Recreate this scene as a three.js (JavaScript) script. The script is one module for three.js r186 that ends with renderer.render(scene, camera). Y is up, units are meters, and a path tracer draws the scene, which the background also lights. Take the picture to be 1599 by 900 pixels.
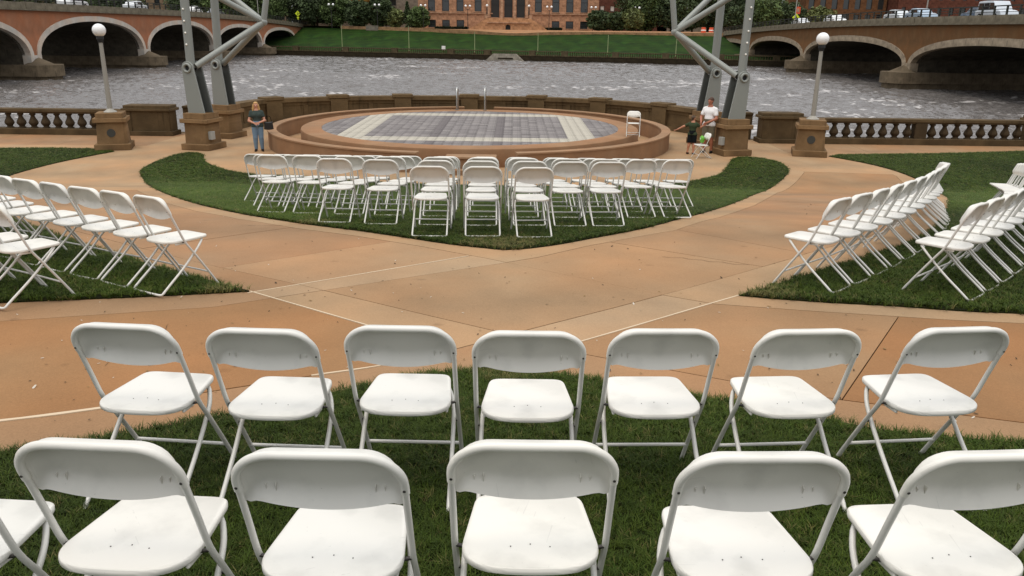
import * as THREE from 'three';
import { mergeGeometries, mergeVertices, toCreasedNormals } from 'three/addons/utils/BufferGeometryUtils.js';
import { RoundedBoxGeometry } from 'three/addons/geometries/RoundedBoxGeometry.js';
import { MarchingCubes } from 'three/addons/objects/MarchingCubes.js';

// ---------------------------------------------------------------- camera, sky, sun, exposure
const scene = new THREE.Scene();
const camera = new THREE.PerspectiveCamera(39.46, 1024 / 576, 0.1, 2500);
camera.position.set(0, 3.9, 0);
camera.rotation.order = 'YXZ';
camera.rotation.set(-17.9 * Math.PI / 180, 0, 0.7 * Math.PI / 180);

const renderer = new THREE.WebGLRenderer({ antialias: true });
renderer.toneMapping = THREE.LinearToneMapping;
renderer.toneMappingExposure = 1.3;
renderer.shadowMap.enabled = true;

// overcast sky: brighter towards the zenith, soft cloud mottling
function skyTexture() {
  const w = 256, h = 128, d = new Float32Array(w * h * 4);
  for (let j = 0; j < h; j++) {
    const el = Math.PI * ((j + 0.5) / h - 0.5);
    for (let i = 0; i < w; i++) {
      const az = 2 * Math.PI * i / w, s = Math.max(0, Math.sin(el));
      const m = 1 + 0.10 * Math.sin(az * 3 + 1.7 * Math.sin(el * 5)) * Math.cos(el) + 0.07 * Math.sin(az * 7 + el * 9);
      const L = (el > 0 ? (1 + 2 * s) / 3 : 0.25) * m * 1.32, k = (j * w + i) * 4;
      d[k] = L * 0.99; d[k + 1] = L * 1.0; d[k + 2] = L * 1.03; d[k + 3] = 1;
    }
  }
  const t = new THREE.DataTexture(d, w, h, THREE.RGBAFormat, THREE.FloatType);
  t.mapping = THREE.EquirectangularReflectionMapping; t.magFilter = THREE.LinearFilter; t.minFilter = THREE.LinearFilter;
  t.needsUpdate = true;
  return t;
}
const skyTex = skyTexture();
scene.background = skyTex; scene.environment = skyTex;
const sun = new THREE.DirectionalLight(0xfff3e2, 0.75);
sun.position.set(-12, 55, -6); sun.target.position.set(0, 0, -20);
sun.castShadow = true; sun.shadow.radius = 45; sun.shadow.mapSize.set(2048, 2048);
Object.assign(sun.shadow.camera, { left: -80, right: 80, top: 80, bottom: -80, near: 1, far: 260 });
scene.add(sun, sun.target);

// ---------------------------------------------------------------- helpers
let seedState = 12345;
const rnd = () => { seedState = (seedState * 1664525 + 1013904223) >>> 0; return seedState / 4294967296; };
const rr = (a, b) => a + (b - a) * rnd();
const V = (x, y, z) => new THREE.Vector3(x, y, z);
const R = (d) => d * Math.PI / 180;
const taken = {};
function numbered(n) { const k = taken[n] = (taken[n] ?? -1) + 1; return k ? n + '_' + String(k).padStart(3, '0') : n; }
function tag(o, label, category, group, kind) {
  if (label) o.userData.label = label;
  if (category) o.userData.category = category;
  if (group) o.userData.group = group;
  if (kind) o.userData.kind = kind;
  return o;
}
function mesh(name, geo, mat, parent = scene) {
  const m = new THREE.Mesh(geo, mat);
  m.name = parent === scene ? numbered(name) : name;
  parent.add(m); return m;
}
function base(name, x, y, z, turn = 0) {
  const g = new THREE.Group(); g.name = numbered(name); g.position.set(x, y, z); g.rotation.y = turn; scene.add(g); return g;
}
function structure(name, geo, mat, label) { const m = mesh(name, geo, mat); tag(m, label, null, null, 'structure'); return m; }
function clean(g) {
  const o = g.index ? g.toNonIndexed() : g;
  for (const k of Object.keys(o.attributes)) if (!['position', 'normal', 'uv'].includes(k)) o.deleteAttribute(k);
  if (!o.attributes.uv) o.setAttribute('uv', new THREE.Float32BufferAttribute(new Float32Array(o.attributes.position.count * 2), 2));
  return o;
}
const merge = (list) => mergeGeometries(list.map(clean));
const bx = (w, h, d, x = 0, y = 0, z = 0, ry = 0) => { const g = new THREE.BoxGeometry(w, h, d); if (ry) g.rotateY(ry); return g.translate(x, y, z); };
const rbx = (w, h, d, x = 0, y = 0, z = 0, r = 0.01, s = 1) => new RoundedBoxGeometry(w, h, d, s, r).translate(x, y, z);
const cyl = (r0, r1, h, x = 0, y = 0, z = 0, n = 16) => new THREE.CylinderGeometry(r1, r0, h, n).translate(x, y, z);
function bar(a, b, r, n = 8, r2 = r) {               // straight round bar from a to b
  const d = b.clone().sub(a), g = new THREE.CylinderGeometry(r2, r, d.length(), n);
  g.applyQuaternion(new THREE.Quaternion().setFromUnitVectors(V(0, 1, 0), d.clone().normalize()));
  return g.translate((a.x + b.x) / 2, (a.y + b.y) / 2, (a.z + b.z) / 2);
}
const tube = (pts, r, seg = 24, n = 8, tension = 0.5) => new THREE.TubeGeometry(new THREE.CatmullRomCurve3(pts, false, 'catmullrom', tension), seg, r, n, false);
// uv in metres, dominant-axis projection in the geometry's own frame
function uvBox(g, s = 1) {
  g = g.index ? g.toNonIndexed() : g; if (!g.attributes.normal) g.computeVertexNormals();
  const p = g.attributes.position, n = g.attributes.normal, uv = new Float32Array(p.count * 2);
  for (let i = 0; i < p.count; i++) {
    const ax = Math.abs(n.getX(i)), ay = Math.abs(n.getY(i)), az = Math.abs(n.getZ(i));
    const [u, v] = ay >= ax && ay >= az ? [p.getX(i), p.getZ(i)] : ax > az ? [p.getZ(i), p.getY(i)] : [p.getX(i), p.getY(i)];
    uv[2 * i] = u * s; uv[2 * i + 1] = v * s;
  }
  g.setAttribute('uv', new THREE.Float32BufferAttribute(uv, 2));
  return g;
}

// ---- tileable value noise
function makeNoise(seed) {
  let s = seed >>> 0; const r = () => { s = (s * 1664525 + 1013904223) >>> 0; return s / 4294967296; };
  const N = 256, t = new Float32Array(N * N); for (let i = 0; i < N * N; i++) t[i] = r();
  return (x, y, period) => {
    const xi = Math.floor(x), yi = Math.floor(y), fx = x - xi, fy = y - yi;
    const w = (a) => ((a % period) + period) % period, q = (a, b) => t[(w(b) % N) * N + (w(a) % N)];
    const u = fx * fx * (3 - 2 * fx), v = fy * fy * (3 - 2 * fy);
    return (q(xi, yi) * (1 - u) + q(xi + 1, yi) * u) * (1 - v) + (q(xi, yi + 1) * (1 - u) + q(xi + 1, yi + 1) * u) * v;
  };
}
function fbm(n, u, v, p0, oct) { let s = 0, a = 0.5, p = p0, t = 0; for (let o = 0; o < oct; o++) { s += a * n(u * p, v * p, p); t += a; a *= 0.55; p *= 2; } return s / t; }
function tex(size, fn, srgb, repeat) {
  const d = new Uint8Array(size * size * 4);
  for (let j = 0; j < size; j++) for (let i = 0; i < size; i++) {
    const c = fn(i / size, j / size), k = (j * size + i) * 4;
    d[k] = Math.max(0, Math.min(255, c[0] * 255)); d[k + 1] = Math.max(0, Math.min(255, c[1] * 255)); d[k + 2] = Math.max(0, Math.min(255, c[2] * 255)); d[k + 3] = 255;
  }
  const t = new THREE.DataTexture(d, size, size, THREE.RGBAFormat); t.magFilter = THREE.LinearFilter; t.minFilter = THREE.LinearMipmapLinearFilter; t.generateMipmaps = true;
  t.wrapS = t.wrapT = THREE.RepeatWrapping; if (srgb) t.colorSpace = THREE.SRGBColorSpace; if (repeat) t.repeat.set(repeat, repeat);
  t.needsUpdate = true; return t;
}
const nA = makeNoise(11), nB = makeNoise(77), nC = makeNoise(401);
// ---- concrete and stone: mottling, aggregate specks, dark spots
const concreteMap = tex(1024, (u, v) => {
  const m = fbm(nA, u, v, 4, 6), b = fbm(nB, u, v, 3, 3), g = nC(u * 512, v * 512, 256), st = fbm(nC, u, v, 9, 4);
  let t = 0.84 + 0.17 * (m - 0.5) + 0.05 * (b - 0.5) + (g - 0.5) * 0.07;
  if (st > 0.74) t -= (st - 0.74) * 1.2;
  const w = (b - 0.5) * 0.10;
  return [t + w, t, t - w * 0.8];
}, true, 1 / 3.1);
const concreteBump = tex(512, (u, v) => { const t = 0.5 * nC(u * 256, v * 256, 256) + 0.5 * fbm(nB, u, v, 16, 4); return [t, t, t]; }, false, 1 / 0.9);
const stoneMap = tex(512, (u, v) => {
  const m = fbm(nB, u, v, 5, 5), s = fbm(nA, u * 1, v, 3, 4), st = nC(u * 24, v * 4, 24), g = nA(u * 256, v * 256, 256);
  let t = 0.74 + 0.34 * (m - 0.5) + 0.18 * (s - 0.5) + (g - 0.5) * 0.08 - Math.max(0, st - 0.62) * 0.35;
  return [t, t * 0.985, t * 0.96];
}, true, 1 / 2.3);
const stoneBump = tex(256, (u, v) => { const t = fbm(nA, u, v, 16, 4); return [t, t, t]; }, false, 1 / 0.8);
const soilMap = tex(512, (u, v) => { const t = 0.62 + 0.5 * (fbm(nA, u, v, 8, 5) - 0.5) + (nC(u * 256, v * 256, 256) - 0.5) * 0.5; const q = fbm(nB, u, v, 4, 3); return [t * (0.8 + 0.5 * q), t, t * 0.8]; }, true, 1 / 1.4);
const farGrassMap = tex(512, (u, v) => { const t = 0.72 + 0.45 * (fbm(nA, u, v, 6, 5) - 0.5) + (nC(u * 256, v * 256, 256) - 0.5) * 0.25 + 0.05 * Math.sin(v * Math.PI * 2 * 5); return [t * (0.9 + 0.2 * nB(u * 8, v * 8, 8)), t, t * 0.9]; }, true, 1 / 9);
const wetMap = tex(512, (u, v) => { const t = 0.5 + 0.9 * (fbm(nA, u, v, 6, 5) - 0.5); return [t, t, t]; }, false, 1 / 5);

const scuffMap = tex(512, (u, v) => { const a = fbm(nA, u, v, 6, 5), s = nB(u * 7 + 2 * a, v * 90, 90), p = nC(u * 200, v * 200, 200); let t = 0.985 - 0.05 * Math.max(0, a - 0.52) * 4; if (s > 0.95 && a > 0.52) t -= 0.05; if (p > 0.992) t -= 0.25; return [t, t * 0.997, t * 0.985]; }, true, 1.6);
const std = (color, o = {}) => new THREE.MeshPhysicalMaterial({ color: new THREE.Color(color), roughness: 0.85, ...((o.roughness ?? 0.85) > 0.84 ? { specularIntensity: 0.25 } : {}), ...o });
const stone = (color, o = {}) => std(color, { map: stoneMap, bumpMap: stoneBump, bumpScale: 0.004, roughness: 0.92, ...o });
const slabMat = (color) => std(color, { map: concreteMap, bumpMap: concreteBump, bumpScale: 0.0022, roughness: 0.88 });
const M = {
  slabs: { tan: ['#bc9a75', '#b89571', '#be9e7b', '#b5916c'].map(slabMat), red: ['#a97f57', '#a77b53', '#ab825b', '#a67a52'].map(slabMat), mid: ['#b08b67', '#b28e6a', '#ad8863', '#af8966'].map(slabMat) },
  jointDirt: std('#4b3a2c', { roughness: 1 }),
  sealant: std('#c4b094', { roughness: 0.7 }),
  soil: std('#2c3517', { map: soilMap, roughness: 1 }),
  plastics: ['#dedcd6', '#dad8d2', '#e0ded7', '#d9d8d3'].map((c, i) => new THREE.MeshPhysicalMaterial({ color: new THREE.Color(c), map: (() => { const t = scuffMap.clone(); t.offset.set(i * 0.37, i * 0.61); t.rotation = i * 0.9; t.needsUpdate = true; return t; })(), roughness: 0.42, clearcoat: 0.1, clearcoatRoughness: 0.5 })),
  plastic: new THREE.MeshPhysicalMaterial({ color: new THREE.Color('#d9dcda'), roughness: 0.45, clearcoat: 0.1, clearcoatRoughness: 0.5 }),
  tubeWhite: new THREE.MeshPhysicalMaterial({ color: new THREE.Color('#d0cec7'), roughness: 0.36, clearcoat: 0.25, clearcoatRoughness: 0.35 }),
  rivet: std('#4a4744', { metalness: 0.7, roughness: 0.5 }),
  pier: stone('#a68763'), pierDark: stone('#8f7350'), ringStone: slabMat('#ab8361'), ringInner: slabMat('#b48d6b'),
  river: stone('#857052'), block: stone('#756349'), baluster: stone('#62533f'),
  steel: std('#8d908a', { metalness: 0.25, roughness: 0.5 }), steelDark: std('#5f625e', { metalness: 0.3, roughness: 0.55 }), pinDark: std('#191a1a', { roughness: 0.7 }),
  bulb: std('#f4f1e8', { roughness: 0.3 }), globe: new THREE.MeshPhysicalMaterial({ color: new THREE.Color('#f1f0ee'), roughness: 0.25, clearcoat: 0.4 }),
  pole: std('#9a968c', { metalness: 0.2, roughness: 0.5 }), black: std('#161616', { roughness: 0.6 }), boxGrey: std('#a3a39c', { roughness: 0.5, metalness: 0.2 }),
  chrome: std('#b4b4b0', { metalness: 0.9, roughness: 0.25 }),
};

// ---------------------------------------------------------------- lie of the land (D = metres in front of the camera, z = -D)
function G(D) {
  const s1 = 0.063, s2 = 1.55 / 10.5, y10 = 3.9 - 2.35, w = 0.9;
  if (D < 10 - w) return 3.9 - 1.72 - s1 * D + 0.04 * Math.max(0, 2.9 - D);
  if (D < 10 + w) { const t = D - (10 - w); return (3.9 - 1.72 - s1 * (10 - w)) - s1 * t - (s2 - s1) * t * t / (4 * w); }
  if (D < 20.5 - w) return y10 - s2 * (D - 10);
  if (D < 20.5 + w) { const t = D - (20.5 - w); return y10 - s2 * (20.5 - w - 10) - s2 * t + s2 * t * t / (4 * w); }
  return 0;
}
const slopeAt = (D) => (G(D) - G(D + 0.02)) / 0.02;
const STRIPS = [-30, -20, -10, -4, 0, 3, 6, 8, 9.1, 9.5, 10, 10.5, 10.9, 12, 14, 16, 18, 19.6, 20, 20.5, 21, 21.4, 23, 26, 29, 32, 40];
function clipHalf(poly, d, above) {                  // poly in [X, D], keep D >= d or D <= d
  const out = [], inside = (p) => above ? p[1] >= d : p[1] <= d;
  for (let i = 0; i < poly.length; i++) {
    const a = poly[i], b = poly[(i + 1) % poly.length], ia = inside(a), ib = inside(b);
    if (ia) out.push(a);
    if (ia !== ib) { const t = (d - a[1]) / (b[1] - a[1]); out.push([a[0] + (b[0] - a[0]) * t, d]); }
  }
  return out;
}
// a sheet draped over the land; skirt > 0 gives it side faces
function drape(poly, lift, skirt = 0, height = G) {
  const pos = [], uv = [];
  for (let k = 0; k + 1 < STRIPS.length; k++) {
    const q = clipHalf(clipHalf(poly, STRIPS[k], true), STRIPS[k + 1], false);
    if (q.length < 3) continue;
    const pts = q.map((p) => new THREE.Vector2(p[0], p[1]));
    if (Math.abs(THREE.ShapeUtils.area(pts)) < 1e-5) continue;
    if (THREE.ShapeUtils.isClockWise(pts)) pts.reverse();
    for (const f of THREE.ShapeUtils.triangulateShape(pts, [])) for (const i of f) { const p = pts[i]; pos.push(p.x, height(p.y) + lift, -p.y); uv.push(p.x, p.y); }
  }
  if (skirt) {
    const P = THREE.ShapeUtils.isClockWise(poly.map((p) => new THREE.Vector2(p[0], p[1]))) ? [...poly].reverse() : poly;
    for (let i = 0; i < P.length; i++) {
      const a = P[i], b = P[(i + 1) % P.length], ds = [0, ...STRIPS.filter((d) => (d - a[1]) * (d - b[1]) < 0).map((d) => (d - a[1]) / (b[1] - a[1])), 1].sort((x, y) => x - y);
      for (let k = 0; k + 1 < ds.length; k++) {
        const p = [a[0] + (b[0] - a[0]) * ds[k], a[1] + (b[1] - a[1]) * ds[k]], q = [a[0] + (b[0] - a[0]) * ds[k + 1], a[1] + (b[1] - a[1]) * ds[k + 1]];
        const yp = height(p[1]) + lift, yq = height(q[1]) + lift;
        pos.push(p[0], yp, -p[1], p[0], yp - skirt, -p[1], q[0], yq - skirt, -q[1], p[0], yp, -p[1], q[0], yq - skirt, -q[1], q[0], yq, -q[1]);
        uv.push(0, yp, 0, yp - skirt, 1, yq - skirt, 0, yp, 1, yq - skirt, 1, yq);
      }
    }
  }
  const g = new THREE.BufferGeometry();
  g.setAttribute('position', new THREE.Float32BufferAttribute(pos, 3)); g.setAttribute('uv', new THREE.Float32BufferAttribute(uv, 2));
  g.computeVertexNormals(); return g;
}
function smoothPoly(pts, n = 4, closed = false) {
  const c = new THREE.CatmullRomCurve3(pts.map((p) => V(p[0], 0, p[1])), closed, 'centripetal');
  return c.getPoints((pts.length - (closed ? 0 : 1)) * n).map((p) => [p.x, p.z]);
}
function inPoly(x, d, poly) {
  let c = false;
  for (let i = 0, j = poly.length - 1; i < poly.length; j = i++) {
    const [xi, yi] = poly[i], [xj, yj] = poly[j];
    if ((yi > d) !== (yj > d) && x < (xj - xi) * (d - yi) / (yj - yi) + xi) c = !c;
  }
  return c;
}

// ================================================================ the near bank: ground, slabs, lawns
const riverCurve = [[-11.0, 30.7], [-10.95, 32.4], [-10.4, 34.2], [-7.74, 36.0], [-5.0, 36.8], [-2.0, 37.1], [1.03, 37.0], [3.78, 36.0], [6.15, 33.9], [7.3, 32.0], [7.58, 30.7]];
const riverLine = smoothPoly(riverCurve, 6);
const shore = [[-70, 30.9], ...riverLine, [70, 30.9]];
structure('ground', drape([[-70, -30], [70, -30], ...[...shore].reverse()], -0.09), M.jointDirt);

// joints between the paving slabs: borders that follow the lawns and run on through the crossing, then cross joints
const K1 = [[-24, 27], [-13.2, 18], [-9.5, 13.7], [-6.95, 10.75], [-5.2, 9.15], [-4.0, 8.2], [-2.97, 7.42], [-1.81, 6.62], [-0.71, 5.8], [-0.13, 5.38], [0.5, 4.88], [1.3, 4.44], [1.85, 4.16], [2.73, 3.86], [4, 3.6], [7, 3.3], [24, 2.8]];
const K2 = [[11.1, 27.2], [11.0, 23], [10.0, 19.4], [6.9, 13.5], [5.05, 10.4], [4.2, 9.25], [3.29, 8.42], [2.91, 8.02], [1.59, 6.74], [0.83, 6.04], [0.15, 5.44], [-0.13, 5.18], [-0.62, 4.74], [-1.1, 4.48], [-2.16, 3.92], [-2.63, 3.72], [-4, 3.3], [-7, 2.9], [-24, 2.4]];
const K3 = [[-24, 4.2], [-9, 4.6], [-5.5, 5.1], [-3.71, 5.46], [-2.33, 5.9], [-0.13, 7.58], [0.26, 7.9], [0.84, 8.54], [2.0, 9.6], [2.95, 11.25], [4.3, 14.1], [6.5, 19.5], [7.75, 21.85], [8.5, 23.4], [8.75, 24.7], [8.6, 26], [8.0, 26.9]];
const K4 = [[-10.8, 26.5], [-11.1, 24.2], [-10.9, 22.6], [-10.0, 20.6], [-8.0, 16.85], [-5.95, 13.3], [-4.5, 11.2], [-3.6, 10.2], [-2.6, 9.4], [-1.8, 8.95], [-1.0, 8.4], [-0.26, 7.82], [1.28, 6.44], [1.64, 6.18], [2.29, 6.02], [3.34, 5.8], [5.5, 5.5], [9, 5.1], [24, 4.6]];
const K5 = [[7.0, 27], [6.1, 24.4], [5.5, 23.1], [4.2, 21.85], [2.9, 21.2], [1.1, 21], [-1.7, 21], [-4, 21.45], [-6.0, 22.2], [-7.0, 22.35], [-8.0, 23], [-9.0, 24.4], [-9.95, 27]];
const cross = [
  [[-2.3, 6.25], [-0.35, 8.0]], [[-3.05, 6.95], [-1.0, 9.0]], [[-2.45, 6.6], [-0.3, 4.85]], [[2.05, 6.58], [0.15, 4.85]],
  [[1.8, 9.9], [3.3, 8.05]], [[1.0, 8.85], [2.8, 7.3]], [[3.1, 12.3], [5.2, 9.3]], [[4.3, 15.2], [8.2, 12.6]], [[6.2, 19.6], [10.9, 17.2]], [[8, 23.6], [11.4, 23.2]],
  [[-4.4, 7.5], [-2.3, 9.9]], [[-5.9, 8.7], [-4.0, 11.6]], [[-7.9, 11.0], [-5.8, 14.0]], [[-10.2, 13.9], [-7.8, 17.4]], [[-13.4, 19], [-10.0, 21.3]], [[-14, 23.4], [-10.9, 23.6]],
  [[-3.6, 6.2], [-1.4, 4.35]], [[-5.6, 6], [-4.2, 3.1]], [[-8.5, 6], [-7.8, 2.6]], [[3.15, 6.1], [1.75, 3.95]], [[5.2, 5.8], [4.2, 3.4]], [[8.2, 5.6], [7.6, 3]],
  [[-24, 26.9], [-10.2, 27.2]], [[24, 27.4], [7.2, 27.2]], [[-10.2, 27.2], [-8.4, 27.0]], [[7.2, 27.2], [5.4, 27.0]],
  ...[-21, -18.2, -15.4, -12.4].map((x) => [[x, 26.6], [x + 0.15, 31.2]]), ...[9.3, 12.2, 15.1, 18, 21].map((x) => [[x, 27.1], [x + 0.1, 31.2]]),
  ...[205, 228, 250, 270, 290, 312, 335].map((a) => [[-1.5 + 6.4 * Math.cos(R(a)), 29.5 + 6.4 * Math.sin(R(a))], [-1.5 + 9.8 * Math.cos(R(a)), 29.5 + 9.8 * Math.sin(R(a))]]),
];
const lawnCentre = smoothPoly([[-0.06, 8.24], [0.35, 8.44], [0.96, 9.0], [1.67, 9.76], [2.59, 11.4], [3.92, 14.28], [6.16, 19.68], [7.39, 22.02], [8.09, 23.54], [8.34, 24.72], [8.2, 25.8], [7.6, 26.25], [7.2, 26.1], [6.41, 24.1], [5.79, 22.72], [4.45, 21.44], [2.99, 20.8], [1.14, 20.58], [-1.68, 20.58], [-4.09, 21.06], [-6.14, 21.78], [-7.06, 21.92], [-8.2, 22.68], [-9.27, 24.1], [-9.95, 25.6], [-10.45, 25.75], [-10.67, 24.24], [-10.54, 22.84], [-10.29, 22.0], [-9.63, 20.78], [-7.64, 17.02], [-5.58, 13.48], [-4.18, 11.4], [-3.42, 10.46], [-2.54, 9.7], [-1.82, 9.26], [-1.16, 8.82], [-0.71, 8.52], [-0.32, 8.33]], 3, true);
const lawnLeft = [[-2.2, 6.38], ...smoothPoly([[-2.48, 6.58], [-2.87, 6.88], [-3.25, 7.16], [-3.77, 7.58], [-4.31, 8.02], [-4.97, 8.62], [-5.69, 9.26], [-6.7, 10.26], [-9.3, 13.6], [-12.2, 18.4], [-13.36, 20.72], [-13.42, 23.08], [-13.14, 24.54], [-12.79, 25.78]], 3), [-13.42, 26.3], [-15.17, 26.4], [-16.68, 26.2], [-24, 26.4], [-24, 4.8], ...smoothPoly([[-12, 5.0], [-6, 5.5], [-4.01, 5.94], [-3.57, 6.04], [-3.1, 6.14], [-2.63, 6.26]], 3)];
const lawnRight = [[1.92, 6.44], ...smoothPoly([[2.26, 6.74], [2.59, 7.06], [3.13, 7.54], [3.78, 8.18], [4.54, 8.92], [5.41, 10.06], [7.29, 13.24], [10.4, 19.16], [11.26, 22.0], [11.36, 23.78], [11.04, 25.3], [10.4, 26.6]], 3), ...smoothPoly([[10.9, 27.05], [13.1, 27.4], [15.5, 27.8], [18.2, 28.5], [24, 29.2]], 2), [24, 5], ...smoothPoly([[12, 5.2], [6, 5.6], [4.04, 5.98], [3.57, 6.04], [3.12, 6.16], [2.63, 6.24], [2.14, 6.36]], 3)];
const lawnNear = [...smoothPoly([[-12, 2.0], [-6, 2.5], [-3.5, 3.0], [-2.39, 3.34], [-2.02, 3.5], [-1.56, 3.78], [-1.13, 4.06], [-0.6, 4.4], [-0.31, 4.52], [0.0, 4.6], [0.28, 4.48], [0.58, 4.34], [0.93, 4.2], [1.26, 4.06], [1.56, 3.92], [1.83, 3.76], [2.13, 3.66], [2.57, 3.58], [3.5, 3.45], [6, 3.1], [12, 2.8]], 3), [12, -12], [-12, -12]];

// planar subdivision of the paved area by the joints
function slabFaces(lines) {
  const segs = []; for (const l of lines) for (let i = 0; i + 1 < l.length; i++) segs.push([l[i], l[i + 1]]);
  const cuts = segs.map(() => [0, 1]);
  for (let i = 0; i < segs.length; i++) for (let j = i + 1; j < segs.length; j++) {
    const [a, b] = segs[i], [c, d] = segs[j], rx = b[0] - a[0], ry = b[1] - a[1], sx = d[0] - c[0], sy = d[1] - c[1], q = rx * sy - ry * sx;
    if (Math.abs(q) < 1e-9) continue;
    const t = ((c[0] - a[0]) * sy - (c[1] - a[1]) * sx) / q, u = ((c[0] - a[0]) * ry - (c[1] - a[1]) * rx) / q;
    if (t > -1e-6 && t < 1 + 1e-6 && u > -1e-6 && u < 1 + 1e-6) { cuts[i].push(t); cuts[j].push(u); }
  }
  const nodes = new Map(), pts = [], adj = [];
  const node = (x, y) => { const k = Math.round(x * 500) + ',' + Math.round(y * 500); if (!nodes.has(k)) { nodes.set(k, pts.length); pts.push([x, y]); adj.push(new Set()); } return nodes.get(k); };
  segs.forEach(([a, b], i) => {
    const ts = [...cuts[i]].sort((x, y) => x - y); let last = -1;
    for (const t of ts) { const n = node(a[0] + (b[0] - a[0]) * t, a[1] + (b[1] - a[1]) * t); if (last >= 0 && last !== n) { adj[last].add(n); adj[n].add(last); } last = n; }
  });
  for (let again = true; again;) { again = false; for (let i = 0; i < pts.length; i++) if (adj[i].size === 1) { const [n] = adj[i]; adj[i].clear(); adj[n].delete(i); again = true; } }
  const order = adj.map((s, i) => [...s].sort((a, b) => Math.atan2(pts[a][1] - pts[i][1], pts[a][0] - pts[i][0]) - Math.atan2(pts[b][1] - pts[i][1], pts[b][0] - pts[i][0])));
  const used = new Set(), faces = [];
  for (let i = 0; i < pts.length; i++) for (const j of order[i]) {
    if (used.has(i + '>' + j)) continue;
    const f = []; let a = i, b = j;
    while (!used.has(a + '>' + b)) { used.add(a + '>' + b); f.push(pts[a]); const o = order[b], k = o.indexOf(a); const c = o[(k - 1 + o.length) % o.length]; a = b; b = c; }
    const ar = THREE.ShapeUtils.area(f.map((p) => new THREE.Vector2(...p)));
    if (ar > 0.002) faces.push(f);
  }
  return faces;
}
function inset(poly, d) {                            // counter-clockwise polygon moved inwards by d
  const n = poly.length, out = [];
  for (let i = 0; i < n; i++) {
    const a = poly[(i + n - 1) % n], b = poly[i], c = poly[(i + 1) % n];
    const l1 = Math.hypot(b[0] - a[0], b[1] - a[1]) || 1, l2 = Math.hypot(c[0] - b[0], c[1] - b[1]) || 1;
    const n1 = [-(b[1] - a[1]) / l1, (b[0] - a[0]) / l1], n2 = [-(c[1] - b[1]) / l2, (c[0] - b[0]) / l2];
    let mx = n1[0] + n2[0], my = n1[1] + n2[1]; const k = Math.max(0.35, 1 + n1[0] * n2[0] + n1[1] * n2[1]);
    out.push([b[0] + mx / k * d, b[1] + my / k * d]);
  }
  return out;
}
const edge = [[-24, -3], [24, -3], [24, 30.6], ...[...riverLine].reverse(), [-24, 30.6], [-24, -3]];
const paving = new THREE.Group(); paving.name = 'paving'; tag(paving, 'tan concrete walks and plaza in large jointed slabs', null, null, 'structure'); scene.add(paving);
for (const f of slabFaces([edge, K1, K2, K3, K4, K5, ...cross])) {
  const cx = f.reduce((s, p) => s + p[0], 0) / f.length, cd = f.reduce((s, p) => s + p[1], 0) / f.length;
  if ([lawnCentre, lawnLeft, lawnRight, lawnNear].some((l) => f.every((p) => inPoly(p[0], p[1], l)))) continue;
  const centre = Math.hypot(cx + 0.1, cd - 7) < 1.9 || (cd > 20.3 && Math.abs(cx + 1.5) < 9);
  const set = centre ? M.slabs.tan : cd < 5.6 && Math.abs(cx) > 2.2 ? M.slabs.red : M.slabs.mid;
  mesh('slab', drape(inset(f, 0.0042), rr(-0.003, 0.0), 0.07), set[Math.floor(rnd() * set.length)], paving);
}
// pale sealant squeezed into some of the joints
function sealant(pts, w, a = 0) {
  const P = smoothPoly(pts, 6), L = [], Rr = [];
  P.forEach((p, i) => { const q = P[Math.min(i + 1, P.length - 1)], o = P[Math.max(i - 1, 0)], l = Math.hypot(q[0] - o[0], q[1] - o[1]), n = [-(q[1] - o[1]) / l, (q[0] - o[0]) / l], k = w * (0.75 + 0.5 * nA(i * 0.7 + a, a, 64)); L.push([p[0] + n[0] * k, p[1] + n[1] * k]); Rr.push([p[0] - n[0] * k, p[1] - n[1] * k]); });
  mesh('joint_sealant', drape([...L, ...Rr.reverse()], 0.003, 0.02), M.sealant, paving);
}
sealant([[-2.2, 6.34], [-1.3, 7.15], [-0.45, 7.92]], 0.007);
sealant([[-2.2, 6.4], [-1.58, 5.9], [-1.0, 5.43], [-0.4, 4.93]], 0.007, 3);
sealant([[1.92, 6.46], [1.49, 6.07], [0.9, 5.53], [0.4, 5.08]], 0.007, 5);
sealant([[-3.4, 3.5], [-2.63, 3.72], [-2.16, 3.92], [-1.75, 4.13]], 0.013, 7);
sealant([[-1.2, 4.43], [-0.85, 4.6], [-0.55, 4.8]], 0.008, 9);

// hairline cracks and litter on the concrete
function crack(x, d, a, len, w) {
  const P = []; let cx = x, cd = d; for (let i = 0; i < 14; i++) { P.push([cx, cd]); const b = R(a + rr(-38, 38)); cx += Math.cos(b) * len / 14; cd += Math.sin(b) * len / 14; }
  const L = P.map((p, i) => [p[0] + w * (0.4 + 0.6 * Math.sin(i / 13 * Math.PI)), p[1] + w]), Q = P.map((p) => [p[0] - w * 0.5, p[1] - w]).reverse();
  mesh('crack', drape([...L, ...Q], 0.0025), M.jointDirt, paving);
}
crack(-2.5, 4.55, 70, 0.7, 0.0025); crack(1.55, 8.0, -25, 1.0, 0.003); crack(2.1, 5.0, 40, 0.5, 0.003); crack(0.7, 4.75, 20, 0.6, 0.0025); crack(-3.3, 9.5, 10, 1.2, 0.004); crack(-2.4, 5.0, 100, 0.5, 0.002); crack(5.5, 12.5, 60, 1.3, 0.005);
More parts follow.
